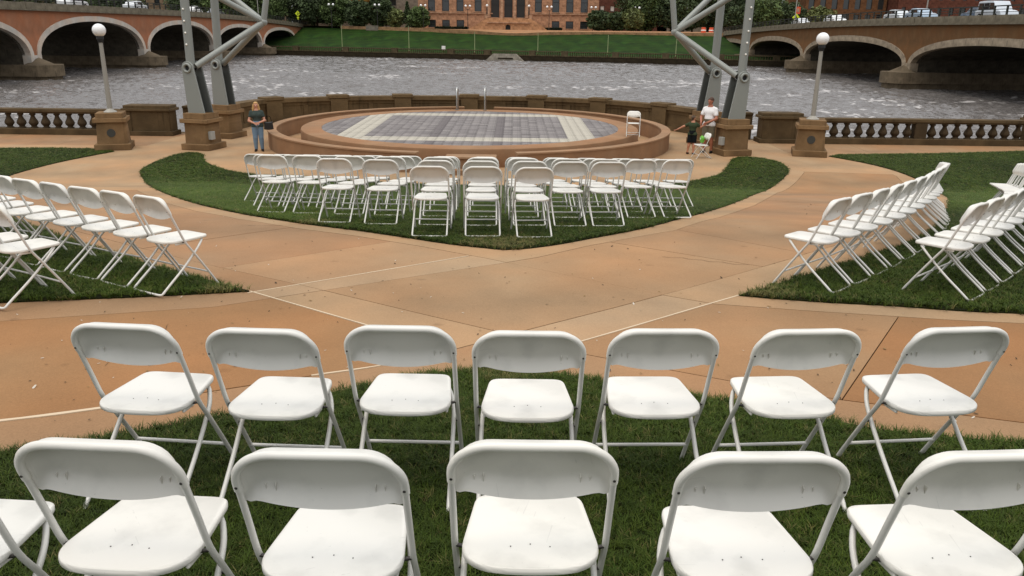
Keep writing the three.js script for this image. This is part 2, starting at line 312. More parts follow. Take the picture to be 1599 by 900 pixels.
{
  const leaf = new THREE.CircleGeometry(0.011, 5).rotateX(-Math.PI / 2).scale(1.6, 1, 0.7), list = [], lawns = [lawnCentre, lawnLeft, lawnRight, lawnNear];
  while (list.length < 520) { const d = 3.2 + 20 * rnd() * rnd(), x = rr(-0.68, 0.68) * d; if (!lawns.some((l) => inPoly(x, d, l))) list.push([x, d]); }
  const im = new THREE.InstancedMesh(leaf, std('#ffffff'), list.length), m = new THREE.Matrix4(), q = new THREE.Quaternion(), c = new THREE.Color(); im.name = 'litter';
  list.forEach(([x, d], i) => { q.setFromEuler(new THREE.Euler(rr(-0.4, 0.4), rr(0, 6), rr(-0.4, 0.4))); const s = rr(0.25, 1.25) * (rnd() < 0.8 ? 0.6 : 1); im.setMatrixAt(i, m.compose(V(x, G(d) + 0.005, -d), q, V(s, s, s))); const k = rnd(); im.setColorAt(i, k < 0.55 ? c.setRGB(0.06, 0.04, 0.025) : k < 0.8 ? c.setRGB(0.22, 0.14, 0.06) : c.setRGB(0.5, 0.45, 0.38)); });
  tag(im, 'tiny leaf scraps and grit scattered over the concrete walks', 'litter', null, 'stuff'); scene.add(im);
}
// lawns: a turf mat, proud of the walks, and the grass growing on it
const bladeGeo = (() => {
  const pos = [], nor = []; let s = 99; const r = () => { s = (s * 1664525 + 1013904223) >>> 0; return s / 4294967296; };
  for (let k = 0; k < 7; k++) {
    const a = r() * 6.28, x = (r() - 0.5) * 0.03, z = (r() - 0.5) * 0.03, h = 0.03 + r() * 0.025, w = 0.0016 + r() * 0.0012, lean = 0.25 + r() * 0.9;
    const dx = Math.cos(a), dz = Math.sin(a), px = -dz, pz = dx;
    const at = (t, sd) => { const o = lean * h * t * t; return [x + dx * o + px * w * sd * (1 - t * 0.85), h * t * (1 - 0.25 * lean * t), z + dz * o + pz * w * sd * (1 - t * 0.85)]; };
    const q = [at(0, -1), at(0, 1), at(0.55, -1), at(0.55, 1), at(1, 0)];
    for (const i of [0, 1, 2, 2, 1, 3, 2, 3, 4]) { pos.push(...q[i]); }
  }
  const g = new THREE.BufferGeometry(); g.setAttribute('position', new THREE.Float32BufferAttribute(pos, 3)); g.computeVertexNormals(); return g;
})();
const grassMat = new THREE.MeshPhysicalMaterial({ color: 0xffffff, roughness: 0.7, specularIntensity: 0.35, side: THREE.DoubleSide });
function lawn(poly, label, dry = []) {
  const turf = mesh('turf', drape(poly, 0.012, 0.05), M.soil); tag(turf, 'dark soil and thatch under ' + label, null, null, 'structure');
  const X = poly.map((p) => p[0]), Dd = poly.map((p) => p[1]), x0 = Math.min(...X), x1 = Math.max(...X), d0 = Math.max(0.6, Math.min(...Dd)), d1 = Math.max(...Dd);
  const list = [];
  const bands = [[0.6, 5, 4200, 1], [5, 10, 1700, 1.35], [10, 15, 800, 1.8], [15, 31, 420, 2.3]];
  for (const [a, b, dens, sc] of bands) {
    const lo = Math.max(a, d0), hi = Math.min(b, d1); if (hi <= lo) continue;
    const half = 0.66 * hi + 1.6, xl = Math.max(x0, -half), xr = Math.min(x1, half), n = Math.round((hi - lo) * (xr - xl) * dens);
    for (let i = 0; i < n; i++) {
      const x = rr(xl, xr), d = rr(lo, hi); if (Math.abs(x) > 0.66 * d + 1.6) continue;
      if (!inPoly(x, d, poly)) continue; list.push([x + rr(-0.03, 0.03), d + rr(-0.035, 0.035), sc]);
    }
  }
  const im = new THREE.InstancedMesh(bladeGeo, grassMat, list.length); im.name = numbered('grass');
  const m = new THREE.Matrix4(), q = new THREE.Quaternion(), up = V(0, 1, 0), c = new THREE.Color();
  list.forEach(([x, d, sc], i) => {
    q.setFromAxisAngle(up, rnd() * 6.283);
    const pat = fbm(nB, x * 0.02 + 0.5, d * 0.02 + 0.5, 16, 3), s = sc * rr(0.75, 1.25);
    m.compose(V(x, G(d) + 0.01, -d), q, V(s, (d > 8 ? 0.85 : 1) * Math.min(s, 1.25) * rr(0.7, 1.1), s)); im.setMatrixAt(i, m);
    let k = 0.62 + 0.6 * (pat - 0.5) + rr(-0.22, 0.22), dryness = rnd() < 0.05 ? 0.75 : 0;
    for (const [dx, dd, rad] of dry) { const e = Math.hypot((x - dx), (d - dd)) / rad; if (e < 1 && rnd() < 0.75 * (1 - e * e)) dryness = rr(0.4, 1); }
    const y = rnd();
    c.setRGB((0.055 + 0.03 * y) * k, (0.102 + 0.02 * y) * k, 0.011 * k);
    if (dryness) c.lerp(new THREE.Color().setRGB(0.26, 0.20, 0.085), dryness * 0.6);
    im.setColorAt(i, c);
  });
  tag(im, label, 'grass', null, 'stuff'); scene.add(im);
}
lawn(lawnNear, 'short green grass under the two nearest chair rows', [[0, 4.55, 0.3]]);
lawn(lawnLeft, 'dark green grass left of the curved walk', [[-2.3, 6.4, 0.35]]);
lawn(lawnRight, 'dark green grass right of the curved walk', [[2.1, 6.5, 0.4]]);
lawn(lawnCentre, 'teardrop of green grass in front of the round stage', [[-0.1, 8.45, 0.6], [-2.5, 9.75, 0.3]]);

// ================================================================ white folding chairs (forward is -z)
const chairGeo = (() => {
  const HW = 0.213, tr = 0.0098;                      // half distance of the long tubes, tube radius
  const at = (x, y, f) => V(x, y, -f);
  const foot = (s) => at(s * HW, 0.008, 0.26), seatPt = (s) => at(s * HW, 0.43, -0.03);
  const up = V(0, 0.37, 0.17).normalize();            // direction of the upper tube (backwards is +z)
  const top = seatPt(0).clone().addScaledVector(up, 0.407);
  const fwd = V(0, 0.17, -0.37).normalize();          // forward normal of the back panel
  const back = (x, v, d) => top.clone().addScaledVector(up, v).addScaledVector(fwd, d).setX(x);
  const leg = (s) => tube([foot(s), at(s * HW, 0.15, 0.165), at(s * HW, 0.33, 0.04), seatPt(s), back(s * HW, -0.26, 0), back(s * HW, -0.15, 0), back(s * HW, -0.09, 0)], tr, 26, 8);
  // plastic sleeve round the top of the tube
  const rc = 0.105, sl = [];
  for (const v of [-0.135, -0.12, -rc]) sl.push(back(-HW, v, 0));
  for (let k = 1; k <= 8; k++) { const a = Math.PI - k / 8 * Math.PI / 2; sl.push(back(-HW + rc + rc * Math.cos(a), -rc + rc * Math.sin(a), 0)); }
  for (const x of [-0.05, 0, 0.05]) sl.push(back(x, 0, 0));
  for (let k = 0; k <= 8; k++) { const a = Math.PI / 2 - k / 8 * Math.PI / 2; sl.push(back(HW - rc + rc * Math.cos(a), -rc + rc * Math.sin(a), 0)); }
  for (const v of [-0.12, -0.135]) sl.push(back(HW, v, 0));
  const sleeve = tube(sl, 0.0122, 60, 10, 0.3);
  // shell of the backrest, hollow from behind, lower lip curled back
  const nx = 28, ny = 16, hw = HW - 0.004, shell = (off) => {
    const g = new THREE.PlaneGeometry(1, 1, nx, ny), p = g.attributes.position;
    for (let i = 0; i < p.count; i++) {
      const s = p.getX(i) * 2, t = p.getY(i) + 0.5, x = s * hw, ax = Math.abs(x);
      const vt = ax > HW - rc ? -rc + Math.sqrt(Math.max(0, rc * rc - (ax - HW + rc) ** 2)) : 0;
      const vb = -0.214 + 0.046 * s * s + (ax > 0.175 ? -0.016 * Math.min(1, (ax - 0.175) / 0.02) : 0);
      const prof = t < 0.28 ? -0.12 + 1.12 * Math.sin(t / 0.28 * Math.PI / 2) : t < 0.8 ? 1 : Math.sqrt(Math.max(0, 1 - ((t - 0.8) / 0.2) ** 2));
      const d = 0.036 * (1 - Math.pow(Math.abs(s), 7)) * prof + 0.0095 + off;
      const q = back(x, vb + (vt - vb) * t, d); p.setXYZ(i, q.x, q.y, q.z);
    }
    g.computeVertexNormals(); return g;
  };
  const a = shell(0.0025), b = shell(-0.0025), rim = [];
  const idx = (i, j) => j * (nx + 1) + i, loop = [];
  for (let i = 0; i <= nx; i++) loop.push(idx(i, 0)); for (let j = 1; j <= ny; j++) loop.push(idx(nx, j)); for (let i = nx - 1; i >= 0; i--) loop.push(idx(i, ny)); for (let j = ny - 1; j >= 0; j--) loop.push(idx(0, j));
  const pt = (g, k) => [g.attributes.position.getX(k), g.attributes.position.getY(k), g.attributes.position.getZ(k)];
  for (let k = 0; k + 1 < loop.length; k++) { const A = pt(a, loop[k]), B = pt(a, loop[k + 1]), C = pt(b, loop[k]), Dd = pt(b, loop[k + 1]); rim.push(...A, ...B, ...C, ...B, ...Dd, ...C); }
  const rg = new THREE.BufferGeometry(); rg.setAttribute('position', new THREE.Float32BufferAttribute(rim, 3)); rg.computeVertexNormals();
  const ribs = []; for (const x of [-0.155, -0.13, 0.13, 0.155]) { const r = new THREE.BoxGeometry(0.0022, 0.022, 0.012); r.translate(x, 0, 0); r.applyMatrix4(new THREE.Matrix4().makeRotationX(Math.atan2(0.17, 0.37))); const c = back(0, -0.16, 0.034); r.translate(0, c.y, c.z); ribs.push(r); }
  const backrest = uvBox(merge([sleeve, a, b, rg, ...ribs]));
  // seat: rounded at the front, wide at the back, rolled edge, slightly dished
  const sh = new THREE.Shape();
  sh.moveTo(-0.10, 0.235); sh.lineTo(0.10, 0.235); sh.bezierCurveTo(0.15, 0.235, 0.162, 0.222, 0.168, 0.185); sh.lineTo(0.19, -0.03);
  sh.bezierCurveTo(0.198, -0.10, 0.165, -0.145, 0.10, -0.158); sh.bezierCurveTo(0.05, -0.168, -0.05, -0.168, -0.10, -0.158);
  sh.bezierCurveTo(-0.165, -0.145, -0.198, -0.10, -0.19, -0.03); sh.lineTo(-0.168, 0.185); sh.bezierCurveTo(-0.162, 0.222, -0.15, 0.235, -0.10, 0.235);
  const seat = new THREE.ExtrudeGeometry(sh, { depth: 0.010, bevelEnabled: true, bevelThickness: 0.007, bevelSize: 0.007, bevelOffset: -0.007, bevelSegments: 3, curveSegments: 10 });
  seat.rotateX(-Math.PI / 2);                          // shape y -> -z (forward), thickness -> up
  { const p = seat.attributes.position; for (let i = 0; i < p.count; i++) { const f = -p.getZ(i), x = p.getX(i); p.setY(i, p.getY(i) + 0.425 + (f - 0.04) * 0.035 - (f < -0.08 ? (f + 0.08) ** 2 * 0.4 : 0)); } }
  const seatG = toCreasedNormals(seat, R(50));
  const skirt = []; for (const s of [-1, 1]) skirt.push(rbx(0.012, 0.03, 0.09, s * 0.176, 0.414, 0.05, 0.005));
  const seatAll = merge([uvBox(seatG), ...skirt]);
  const rearLeg = (s) => tube([at(s * 0.150, 0.414, 0.175), at(s * 0.172, 0.392, 0.145), at(s * 0.190, 0.335, 0.085), at(s * 0.194, 0.20, -0.05), at(s * 0.196, 0.07, -0.20), at(s * 0.196, 0.03, -0.245)], 0.0098, 22, 8);
  const footBar = tube([at(-0.196, 0.034, -0.241), at(-0.193, 0.014, -0.262), at(-0.165, 0.010, -0.272), at(-0.08, 0.010, -0.275), at(0.08, 0.010, -0.275), at(0.165, 0.010, -0.272), at(0.193, 0.014, -0.262), at(0.196, 0.034, -0.241)], 0.0098, 30, 8, 0.4);
  const stretcher = merge([bar(at(-HW, 0.135, 0.172), at(HW, 0.135, 0.172), 0.008, 8), rbx(0.03, 0.012, 0.006, -HW + 0.02, 0.135, -0.172, 0.002), rbx(0.03, 0.012, 0.006, HW - 0.02, 0.135, -0.172, 0.002)]);
  const hinge = [-1, 1].map((s) => bar(at(s * 0.165, 0.413, -0.03), at(s * (HW + 0.004), 0.425, -0.03), 0.006, 6)).concat([-1, 1].map((s) => bar(at(s * 0.185, 0.30, 0.055), at(s * HW, 0.30, 0.058), 0.006, 6)));
  const rivet = new THREE.CylinderGeometry(0.004, 0.004, 0.003, 8); rivet.rotateX(Math.PI / 2 + Math.atan2(0.17, 0.37));
  const rivets = [-1, 1].map((s) => { const g = rivet.clone(), c = back(s * HW, -0.115, -0.0122); return g.translate(c.x, c.y, c.z); });
  const pits = [[-0.055, -0.062], [0, -0.05], [0.055, -0.062]].map(([x, f]) => new THREE.CylinderGeometry(0.002, 0.002, 0.0014, 6).translate(x, 0.442 + (f - 0.04) * 0.035, -f));
  return { pits, legs: [leg(-1), leg(1)], rear: [rearLeg(-1), rearLeg(1)], backrest, seat: seatAll, footBar, stretcher, hinge, rivets };
})();
function chairProto() {
  const o = new THREE.Group(), p = (n, g, m) => { const k = new THREE.Mesh(g, m); k.name = n; o.add(k); };
  p('seat', chairGeo.seat, M.plastic); p('backrest', chairGeo.backrest, M.plastic);
  chairGeo.legs.forEach((g) => p('leg', g, M.tubeWhite)); chairGeo.rear.forEach((g) => p('leg', g, M.tubeWhite));
  p('stretcher', chairGeo.stretcher, M.tubeWhite); p('foot_bar', chairGeo.footBar, M.tubeWhite); chairGeo.hinge.forEach((g) => p('hinge', g, M.rivet));
  chairGeo.rivets.forEach((g) => p('rivet', g, M.rivet));
  chairGeo.pits.forEach((g) => p('pit', g, M.rivet));
  return o;
}
const protoChair = chairProto();
const upY = V(0, 1, 0);
// x, D of the seat's middle; heading in degrees, clockwise from straight ahead
function chair(x, D, heading, label, group, lift = 0.013, flat = false) {
  const o = protoChair.clone(); o.name = numbered('folding_chair');
  { const m = M.plastics[Math.floor(rnd() * 4)]; o.children[0].material = m; o.children[1].material = m; }
  const n = flat ? V(0, 1, 0) : V(0, 1, -slopeAt(D)).normalize();
  o.quaternion.copy(new THREE.Quaternion().setFromUnitVectors(upY, n)).multiply(new THREE.Quaternion().setFromAxisAngle(upY, R(-heading)));
  if (!flat) D -= 0.055; o.scale.y = 0.98; o.position.set(x, (flat ? 0 : G(D)) + lift, -D); scene.add(o);
  return tag(o, label, 'chair', group);
}
const ORD = ['first', 'second', 'third', 'fourth', 'fifth', 'sixth', 'seventh', 'eighth', 'ninth', 'tenth', 'eleventh', 'twelfth', 'thirteenth', 'fourteenth', 'fifteenth', 'sixteenth', 'seventeenth', 'eighteenth', 'nineteenth', 'twentieth', 'twenty-first', 'twenty-second', 'twenty-third', 'twenty-fourth'];
// nearest row: top of the backrest measured at x, D
[[-1.55, 1.86, 4], [-1.04, 1.9, 4], [-0.475, 1.86, 1], [0.06, 1.93, 0], [0.635, 1.875, -2], [1.215, 1.9, -5], [1.80, 1.93, -6]].forEach(([x, d, h], i) =>
  chair(x, d + 0.055, h, ['white folding chair cut off by the left edge in the nearest row', 'leftmost whole white folding chair of the nearest row', 'second whole white folding chair from left in the nearest row', 'middle white folding chair of the nearest row', 'white folding chair right of the middle one in the nearest row', 'white folding chair at the right end of the nearest row, partly cut off', 'white folding chair barely showing at the right edge of the nearest row'][i], 'chairs of the nearest row', -0.006));
[[-1.51, 2.92, 6], [-0.965, 2.88, 3], [-0.44, 2.94, 1], [0.07, 2.89, 0], [0.60, 2.94, -2], [1.17, 2.96, -5], [1.79, 3.01, -7]].forEach(([x, d, h], i) =>
  chair(x, d + 0.2, h, 'white folding chair, ' + ORD[i] + ' from left in the second row from the camera', 'chairs of the second row', -0.003));
// left block: two rows facing the stage across the walk
for (let r = 0; r < 2; r++) for (let k = 0; k < (r ? 6 : 9); k++) {
  const s = (r ? 0.62 : 0) + k * 0.475, ux = -0.845, ud = 0.535, nx = -0.535 * 0.9 * r, nd = -0.845 * 0.9 * r, bend = Math.max(0, s - 2.2) * 0.09;
  chair(-2.84 + ux * s + nx, 6.52 + ud * s + nd + bend * s * 0.6, 32 + rr(-2.5, 2.5), 'white folding chair, ' + ORD[k] + ' from the tip of the left lawn in its ' + (r ? 'rear' : 'front') + ' row', 'chairs on the left lawn');
}
// right block: two curved rows
function alongRight(start, n, step, a0, a1, row) {
  let [x, d] = start;
  for (let k = 0; k < n; k++) {
    const t = Math.min(1, k / 12), a = a0 + (a1 - a0) * t;   // heading of the row itself, clockwise from straight ahead
    chair(x, d, a - 90 + rr(-2.5, 2.5), 'white folding chair, ' + ORD[k] + ' from the near end of the right lawn\'s ' + row + ' row', 'chairs on the right lawn');
    x += Math.sin(R(a)) * step; d += Math.cos(R(a)) * step;
  }
}
alongRight([2.66, 6.86], 22, 0.468, 44, 27, 'front');
alongRight([3.72, 6.66], 20, 0.468, 45, 28, 'rear');
// centre block in front of the stage, rows widening towards it
const blockRows = [
  [9.2, [-0.95, -0.37, 0.21]], [9.98, [-2.2, -1.62, -0.98, -0.40, 0.17, 0.66, 1.16]],
  [10.9, [-3.35, -2.8, -2.24, -1.66, -1.02, -0.43, 0.14, 0.7, 1.22, 1.72, 2.22]], [11.95, [-3.75, -3.25, -2.75, -2.22, -1.66, -1.06, -0.46, 0.1, 0.66, 1.2, 1.72, 2.24]],
  [13.1, [-4.3, -3.8, -3.3, -2.78, -2.25, -1.68, -1.08, -0.48, 0.08, 0.64, 1.18, 1.72, 2.24, 2.76]],
];
blockRows.forEach(([d, xs], r) => xs.forEach((x, k) => {
  const dd = d + Math.max(0, Math.abs(x + 0.4) - 1.2) * 0.18, head = Math.atan2(-1.3 - x, 27 - dd) * 57.3 * 0.9;
  chair(x + rr(-0.02, 0.02), dd + rr(-0.03, 0.03), head + rr(-2, 2), 'white folding chair, ' + ORD[k] + ' from left in the ' + ['nearest', 'second nearest', 'middle', 'second farthest', 'farthest'][r] + ' row of the stage block', 'chairs of the block before the stage');
}));

// ================================================================ round stage, ring walls, river parapet, balustrades
const SC = [-1.55, 29.5];                              // stage centre (x, D)
// solid that follows a polyline in plan; offsets o0..o1 to the right of its direction (towards +D turned), heights y0..y1
function ribbon(line, o0, o1, y0, y1, closedEnds = true) {
  const P = line.map(([x, d]) => V(x, 0, -d)), n = P.length, A = [], B = [];
  for (let i = 0; i < n; i++) {
    const t = P[Math.min(i + 1, n - 1)].clone().sub(P[Math.max(i - 1, 0)]).normalize(), s = V(-t.z, 0, t.x);
    A.push(P[i].clone().addScaledVector(s, o0)); B.push(P[i].clone().addScaledVector(s, o1));
  }
  const pos = [], uv = []; let run = 0;
  const quad = (a, b, c, d, u0, u1, v0, v1) => { pos.push(...a, ...b, ...c, ...a, ...c, ...d); uv.push(u0, v0, u1, v0, u1, v1, u0, v0, u1, v1, u0, v1); };
  const w = Math.abs(o1 - o0);
  for (let i = 0; i + 1 < n; i++) {
    const l = P[i].distanceTo(P[i + 1]), u0 = run, u1 = run + l; run = u1;
    const f = (p, y) => [p.x, y, p.z];
    quad(f(A[i], y0), f(A[i + 1], y0), f(A[i + 1], y1), f(A[i], y1), u0, u1, y0, y1);
    quad(f(B[i + 1], y0), f(B[i], y0), f(B[i], y1), f(B[i + 1], y1), u1, u0, y0, y1);
    quad(f(A[i], y1), f(A[i + 1], y1), f(B[i + 1], y1), f(B[i], y1), u0, u1, 0, w);
    quad(f(B[i], y0), f(B[i + 1], y0), f(A[i + 1], y0), f(A[i], y0), u0, u1, 0, w);
  }
  if (closedEnds) { const f = (p, y) => [p.x, y, p.z]; quad(f(B[0], y0), f(A[0], y0), f(A[0], y1), f(B[0], y1), 0, w, y0, y1); quad(f(A[n - 1], y0), f(B[n - 1], y0), f(B[n - 1], y1), f(A[n - 1], y1), 0, w, y0, y1); }
  const g = new THREE.BufferGeometry(); g.setAttribute('position', new THREE.Float32BufferAttribute(pos, 3)); g.setAttribute('uv', new THREE.Float32BufferAttribute(uv, 2)); g.computeVertexNormals();
  return toCreasedNormals(g, R(25));
}
const arc = (r, a0, a1, n, c = SC) => Array.from({ length: n + 1 }, (_, i) => { const a = R(a0 + (a1 - a0) * i / n); return [c[0] + r * Math.cos(a), c[1] + r * Math.sin(a)]; });
{
  const st = base('stage', SC[0], 0, -SC[1]); tag(st, 'low round concrete stage paved with grey blocks and a white square band', 'stage');
  const side = new THREE.LatheGeometry([[5.97, -0.1], [6.0, 0.0], [6.0, 0.50], [5.985, 0.535], [5.95, 0.55], [5.30, 0.552], [5.28, 0.53]].map((p) => new THREE.Vector2(...p)), 120);
  { const uv = side.attributes.uv, p = side.attributes.position; for (let i = 0; i < uv.count; i++) { const a = Math.atan2(p.getZ(i), p.getX(i)), r = Math.hypot(p.getX(i), p.getZ(i)); uv.setXY(i, a * 6, p.getY(i) + (6 - r)); } }
  mesh('rim', toCreasedNormals(side, R(30)), M.ringStone, st);
  mesh('bedding', cyl(5.29, 5.29, 0.2, 0, 0.405, 0, 80), std('#7b7573'), st);
  const grey = [], white = [], dark = [], S = 0.3, pv = new THREE.BoxGeometry(S - 0.005, 0.04, S - 0.008), pvs = new THREE.BoxGeometry(S - 0.005, 0.04, S - 0.036), grey2 = [], grey3 = [];
  for (let i = -18; i <= 18; i++) for (let j = -18; j <= 18; j++) {
    const z = (j + 0.5) * S, x = (i + 0.5) * S; if (Math.hypot(x, z) > 5.42) continue;
    const m = Math.max(Math.abs(x), Math.abs(z)), g = (((j % 4) + 4) % 4 === 0 ? pvs : pv).clone().translate(x, 0.518 + rr(-0.001, 0.001), z + (((j % 4) + 4) % 4 === 0 ? 0.014 : 0));
    (m > 3.3 && m < 4.1 ? white : Math.abs(Math.abs(x) - 1.05) < 0.1 ? dark : [grey, grey, grey2, grey3][Math.floor(rnd() * 4)]).push(g);
  }
  const keep = (name, l, m) => { const k = mesh(name, merge(l), m, st); k.userData.kind = 'stuff'; return k; };
  keep('grey_pavers', grey, stone('#a8a4a6')); keep('light_grey_pavers', grey2, stone('#b2aeaf')); keep('deep_grey_pavers', grey3, stone('#9c989a')); keep('white_pavers', white, stone('#e8e4d8')); keep('dark_pavers', dark, stone('#918c8f'));
  // ring walls either side of the front and back openings
  const wallL = base('ring_wall', 0, 0, 0); tag(wallL, 'left half of the low curved tan wall round the stage', 'wall', 'curved walls round the stage');
  const wallR = base('ring_wall', 0, 0, 0); tag(wallR, 'right half of the low curved tan wall round the stage', 'wall', 'curved walls round the stage');
  for (const [g, a0, a1] of [[wallL, 260.5, 95.5], [wallR, 283.5, 444.5]]) {
    mesh('wall', ribbon(arc(6.95, a0, a1, 60), -0.13, 0.13, -0.1, 0.53), M.ringStone, g);
    mesh('coping', ribbon(arc(6.95, a0, a1, 60), -0.155, 0.155, 0.53, 0.575), M.ringInner, g);
  }
  const bench = base('step_block', SC[0] + 0.35, 0, -22.75); tag(bench, 'tan concrete step block with a projecting top before the stage', 'step');
  mesh('block', uvBox(rbx(1.3, 0.40, 0.45, 0, 0.20, 0, 0.01)), M.ringStone, bench); mesh('top', uvBox(rbx(1.44, 0.07, 0.55, 0, 0.435, 0, 0.02)), M.ringInner, bench); mesh('tread', uvBox(rbx(1.2, 0.14, 0.3, 0.0, 0.07, 0.4, 0.01)), M.ringStone, bench);
  for (const [x, side_] of [[-2.46, 'left'], [-1.26, 'right']]) {
    const r = base('grab_rail', x, 0.5, -35.35); tag(r, side_ + ' of the two steel ladder rails at the back of the stage', 'railing', 'ladder rails behind the stage');
    mesh('rail', tube([V(0, 0, 0.25), V(0, 0.62, 0.25), V(0, 0.9, 0.14), V(0, 0.97, -0.05), V(0, 0.86, -0.3), V(0, 0.5, -0.5), V(0, -1.4, -0.62)], 0.035, 40, 8), M.chrome, r);
    mesh('foot_plate', cyl(0.08, 0.08, 0.02, 0, 0.06, 0.25, 12), M.steelDark, r);
  }
}
{ // parapet towards the river
  const g = base('river_parapet', 0, 0, 0); tag(g, 'curved weathered stone parapet between the stage and the river', 'wall');
  mesh('wall', ribbon(riverLine, -0.16, 0.13, -3.2, 0.82), M.river, g);
  mesh('plinth', ribbon(riverLine, -0.1, 0.2, -0.1, 0.17), M.river, g);
  mesh('rail', ribbon(riverLine, -0.1, 0.165, 0.68, 0.825), M.river, g);
  mesh('coping', ribbon(riverLine, -0.26, 0.26, 0.825, 0.99), M.river, g);
  const c = new THREE.CatmullRomCurve3(riverLine.map(([x, d]) => V(x, 0, -d))), L = c.getLength(), at = (s) => { const u = Math.min(1, Math.max(0, s / L)), p = c.getPointAt(u), t = c.getTangentAt(u); return [p, Math.atan2(-t.z, t.x)]; };
  const posts = [[-10.25, 34.45], [-7.74, 36], [-5, 36.8], [-2, 37.1], [1.03, 37], [3.78, 36], [6.15, 33.9]].map(([x, d]) => { let b = 0, e = 1e9; for (let s = 0; s < L; s += 0.05) { const q = at(s)[0].distanceTo(V(x, 0, -d)); if (q < e) { e = q; b = s; } } return b; });
  for (const s of posts) {
    const [p, a] = at(s), o = new THREE.Group(); o.name = 'post'; o.position.copy(p); o.rotation.y = a; g.add(o);
    mesh('shaft', uvBox(rbx(0.74, 1.0, 0.52, 0, 0.42, 0.02, 0.012)), M.river, o); mesh('cap', uvBox(rbx(0.9, 0.14, 0.62, 0, 1.0, 0.02, 0.02)), M.river, o);
  }
  const ends = [0, ...posts, L];
  for (let k = 0; k + 1 < ends.length; k++) for (const f of [0, 0.5, 1]) {
    const s = ends[k] + (ends[k + 1] - ends[k]) * f, [p, a] = at(s); if (f === 0 && k) continue;
    const m = mesh('stile', uvBox(bx(0.2, 0.52, 0.3, 0, 0.42, 0.015)), M.river, g); m.position.copy(p); m.rotation.y = a;
  }
}
const balusterGeo = new THREE.LatheGeometry([[0.13, 0], [0.13, 0.05], [0.09, 0.07], [0.10, 0.10], [0.155, 0.17], [0.165, 0.22], [0.14, 0.29], [0.095, 0.37], [0.07, 0.44], [0.075, 0.48], [0.11, 0.50], [0.11, 0.53], [0.08, 0.545], [0.13, 0.57], [0.13, 0.6]].map((p) => new THREE.Vector2(...p)), 14);
function balustrade(x0, x1, D, posts, label, flip) {
  const g = base('balustrade', x0, 0, -D); tag(g, label, 'balustrade', 'stone balustrades along the river');
  const w = x1 - x0;
  mesh('base_course', uvBox(rbx(w, 0.24, 0.46, w / 2, 0.10, 0, 0.015)), M.block, g);
  mesh('handrail', merge([uvBox(rbx(w, 0.13, 0.40, w / 2, 0.865, 0, 0.03, 2)), uvBox(bx(w, 0.05, 0.28, w / 2, 0.78, 0))]), M.block, g);
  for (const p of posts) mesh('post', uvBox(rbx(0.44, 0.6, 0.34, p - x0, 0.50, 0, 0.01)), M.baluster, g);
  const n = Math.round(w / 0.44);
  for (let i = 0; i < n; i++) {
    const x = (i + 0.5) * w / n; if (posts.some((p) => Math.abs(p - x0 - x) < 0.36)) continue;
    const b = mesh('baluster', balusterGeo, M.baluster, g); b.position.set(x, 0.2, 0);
  }
}
balustrade(-25, -14.32, 29.9, [-22.9, -19.3], 'stone balustrade with vase balusters left of the left lamp');
balustrade(10.65, 18.75, 29.95, [14.9], 'stone balustrade with vase balusters right of the right lamp');
function endBlock(x0, x1, D, label) {
  const g = base('end_pier', (x0 + x1) / 2, 0, -D), w = x1 - x0; tag(g, label, 'wall', 'solid stone end piers of the balustrades');
  mesh('body', uvBox(rbx(w - 0.16, 0.9, 0.62, 0, 0.45, 0, 0.015)), M.block, g); mesh('plinth', uvBox(rbx(w, 0.16, 0.8, 0, 0.08, 0, 0.015)), M.block, g);
  mesh('cornice', uvBox(rbx(w + 0.02, 0.1, 0.82, 0, 0.93, 0, 0.02)), M.block, g); mesh('cap', merge([uvBox(rbx(w - 0.1, 0.12, 0.7, 0, 1.03, 0, 0.03, 2))]), M.block, g);
  for (const s of [-1, 1]) mesh('pilaster', uvBox(rbx(0.2, 0.72, 0.68, s * (w / 2 - 0.2), 0.52, 0, 0.01)), M.block, g);
}
endBlock(-14.3, -12.5, 30.1, 'massive stone end pier beside the left lamp');
endBlock(9.0, 10.6, 30.1, 'massive stone end pier beside the right lamp');
endBlock(18.8, 20.2, 30.0, 'stone end pier at the right edge of the right balustrade');
function stairWall(x0, x1, D, label) {                 // parapet that drops with the river stairs
  const g = base('stair_wall', 0, 0, -D); tag(g, label, 'wall', 'sloping walls of the river stairs');
  const s = new THREE.Shape([[x0, -2.2], [x0, 0.92], [x0 + (x1 - x0) * 0.25, 0.9], [x1, -0.2], [x1, -2.2]].map((p) => new THREE.Vector2(...p)));
  mesh('wall', uvBox(new THREE.ExtrudeGeometry(s, { depth: 0.34, bevelEnabled: false }).translate(0, 0, -0.17)), M.block, g);
  const a = V(x0, 0.95, 0), k = V(x0 + (x1 - x0) * 0.25, 0.95, 0), b = V(x1, -0.15, 0);
  const cop = (p, q) => { const m = mesh('coping', uvBox(rbx(p.distanceTo(q), 0.09, 0.5, 0, 0, 0, 0.02)), M.block, g); m.position.copy(p).lerp(q, 0.5); m.rotation.z = Math.atan2((q.y - p.y) * Math.sign(q.x - p.x), Math.abs(q.x - p.x)); };
  cop(a, k); cop(k, b);
  mesh('handrail', tube([V(x0, 1.0, -0.5), k.clone().add(V(0, 0.06, -0.5)), b.clone().add(V(0, 0.1, -0.5))], 0.025, 20, 6, 0.1), M.black, g);
}
stairWall(-12.5, -10.75, 31.0, 'dark sloping stair wall behind the left steel tower');
stairWall(9.0, 7.85, 31.0, 'dark sloping stair wall behind the right steel tower');
structure('river_stairs', merge([0, 1, 2, 3, 4, 5].flatMap((k) => [bx(1.9, 0.5, 0.34, -11.6, -0.42 - k * 0.17, -31.35 - k * 0.34), bx(1.6, 0.5, 0.34, 8.4, -0.42 - k * 0.17, -31.35 - k * 0.34)])), M.block);
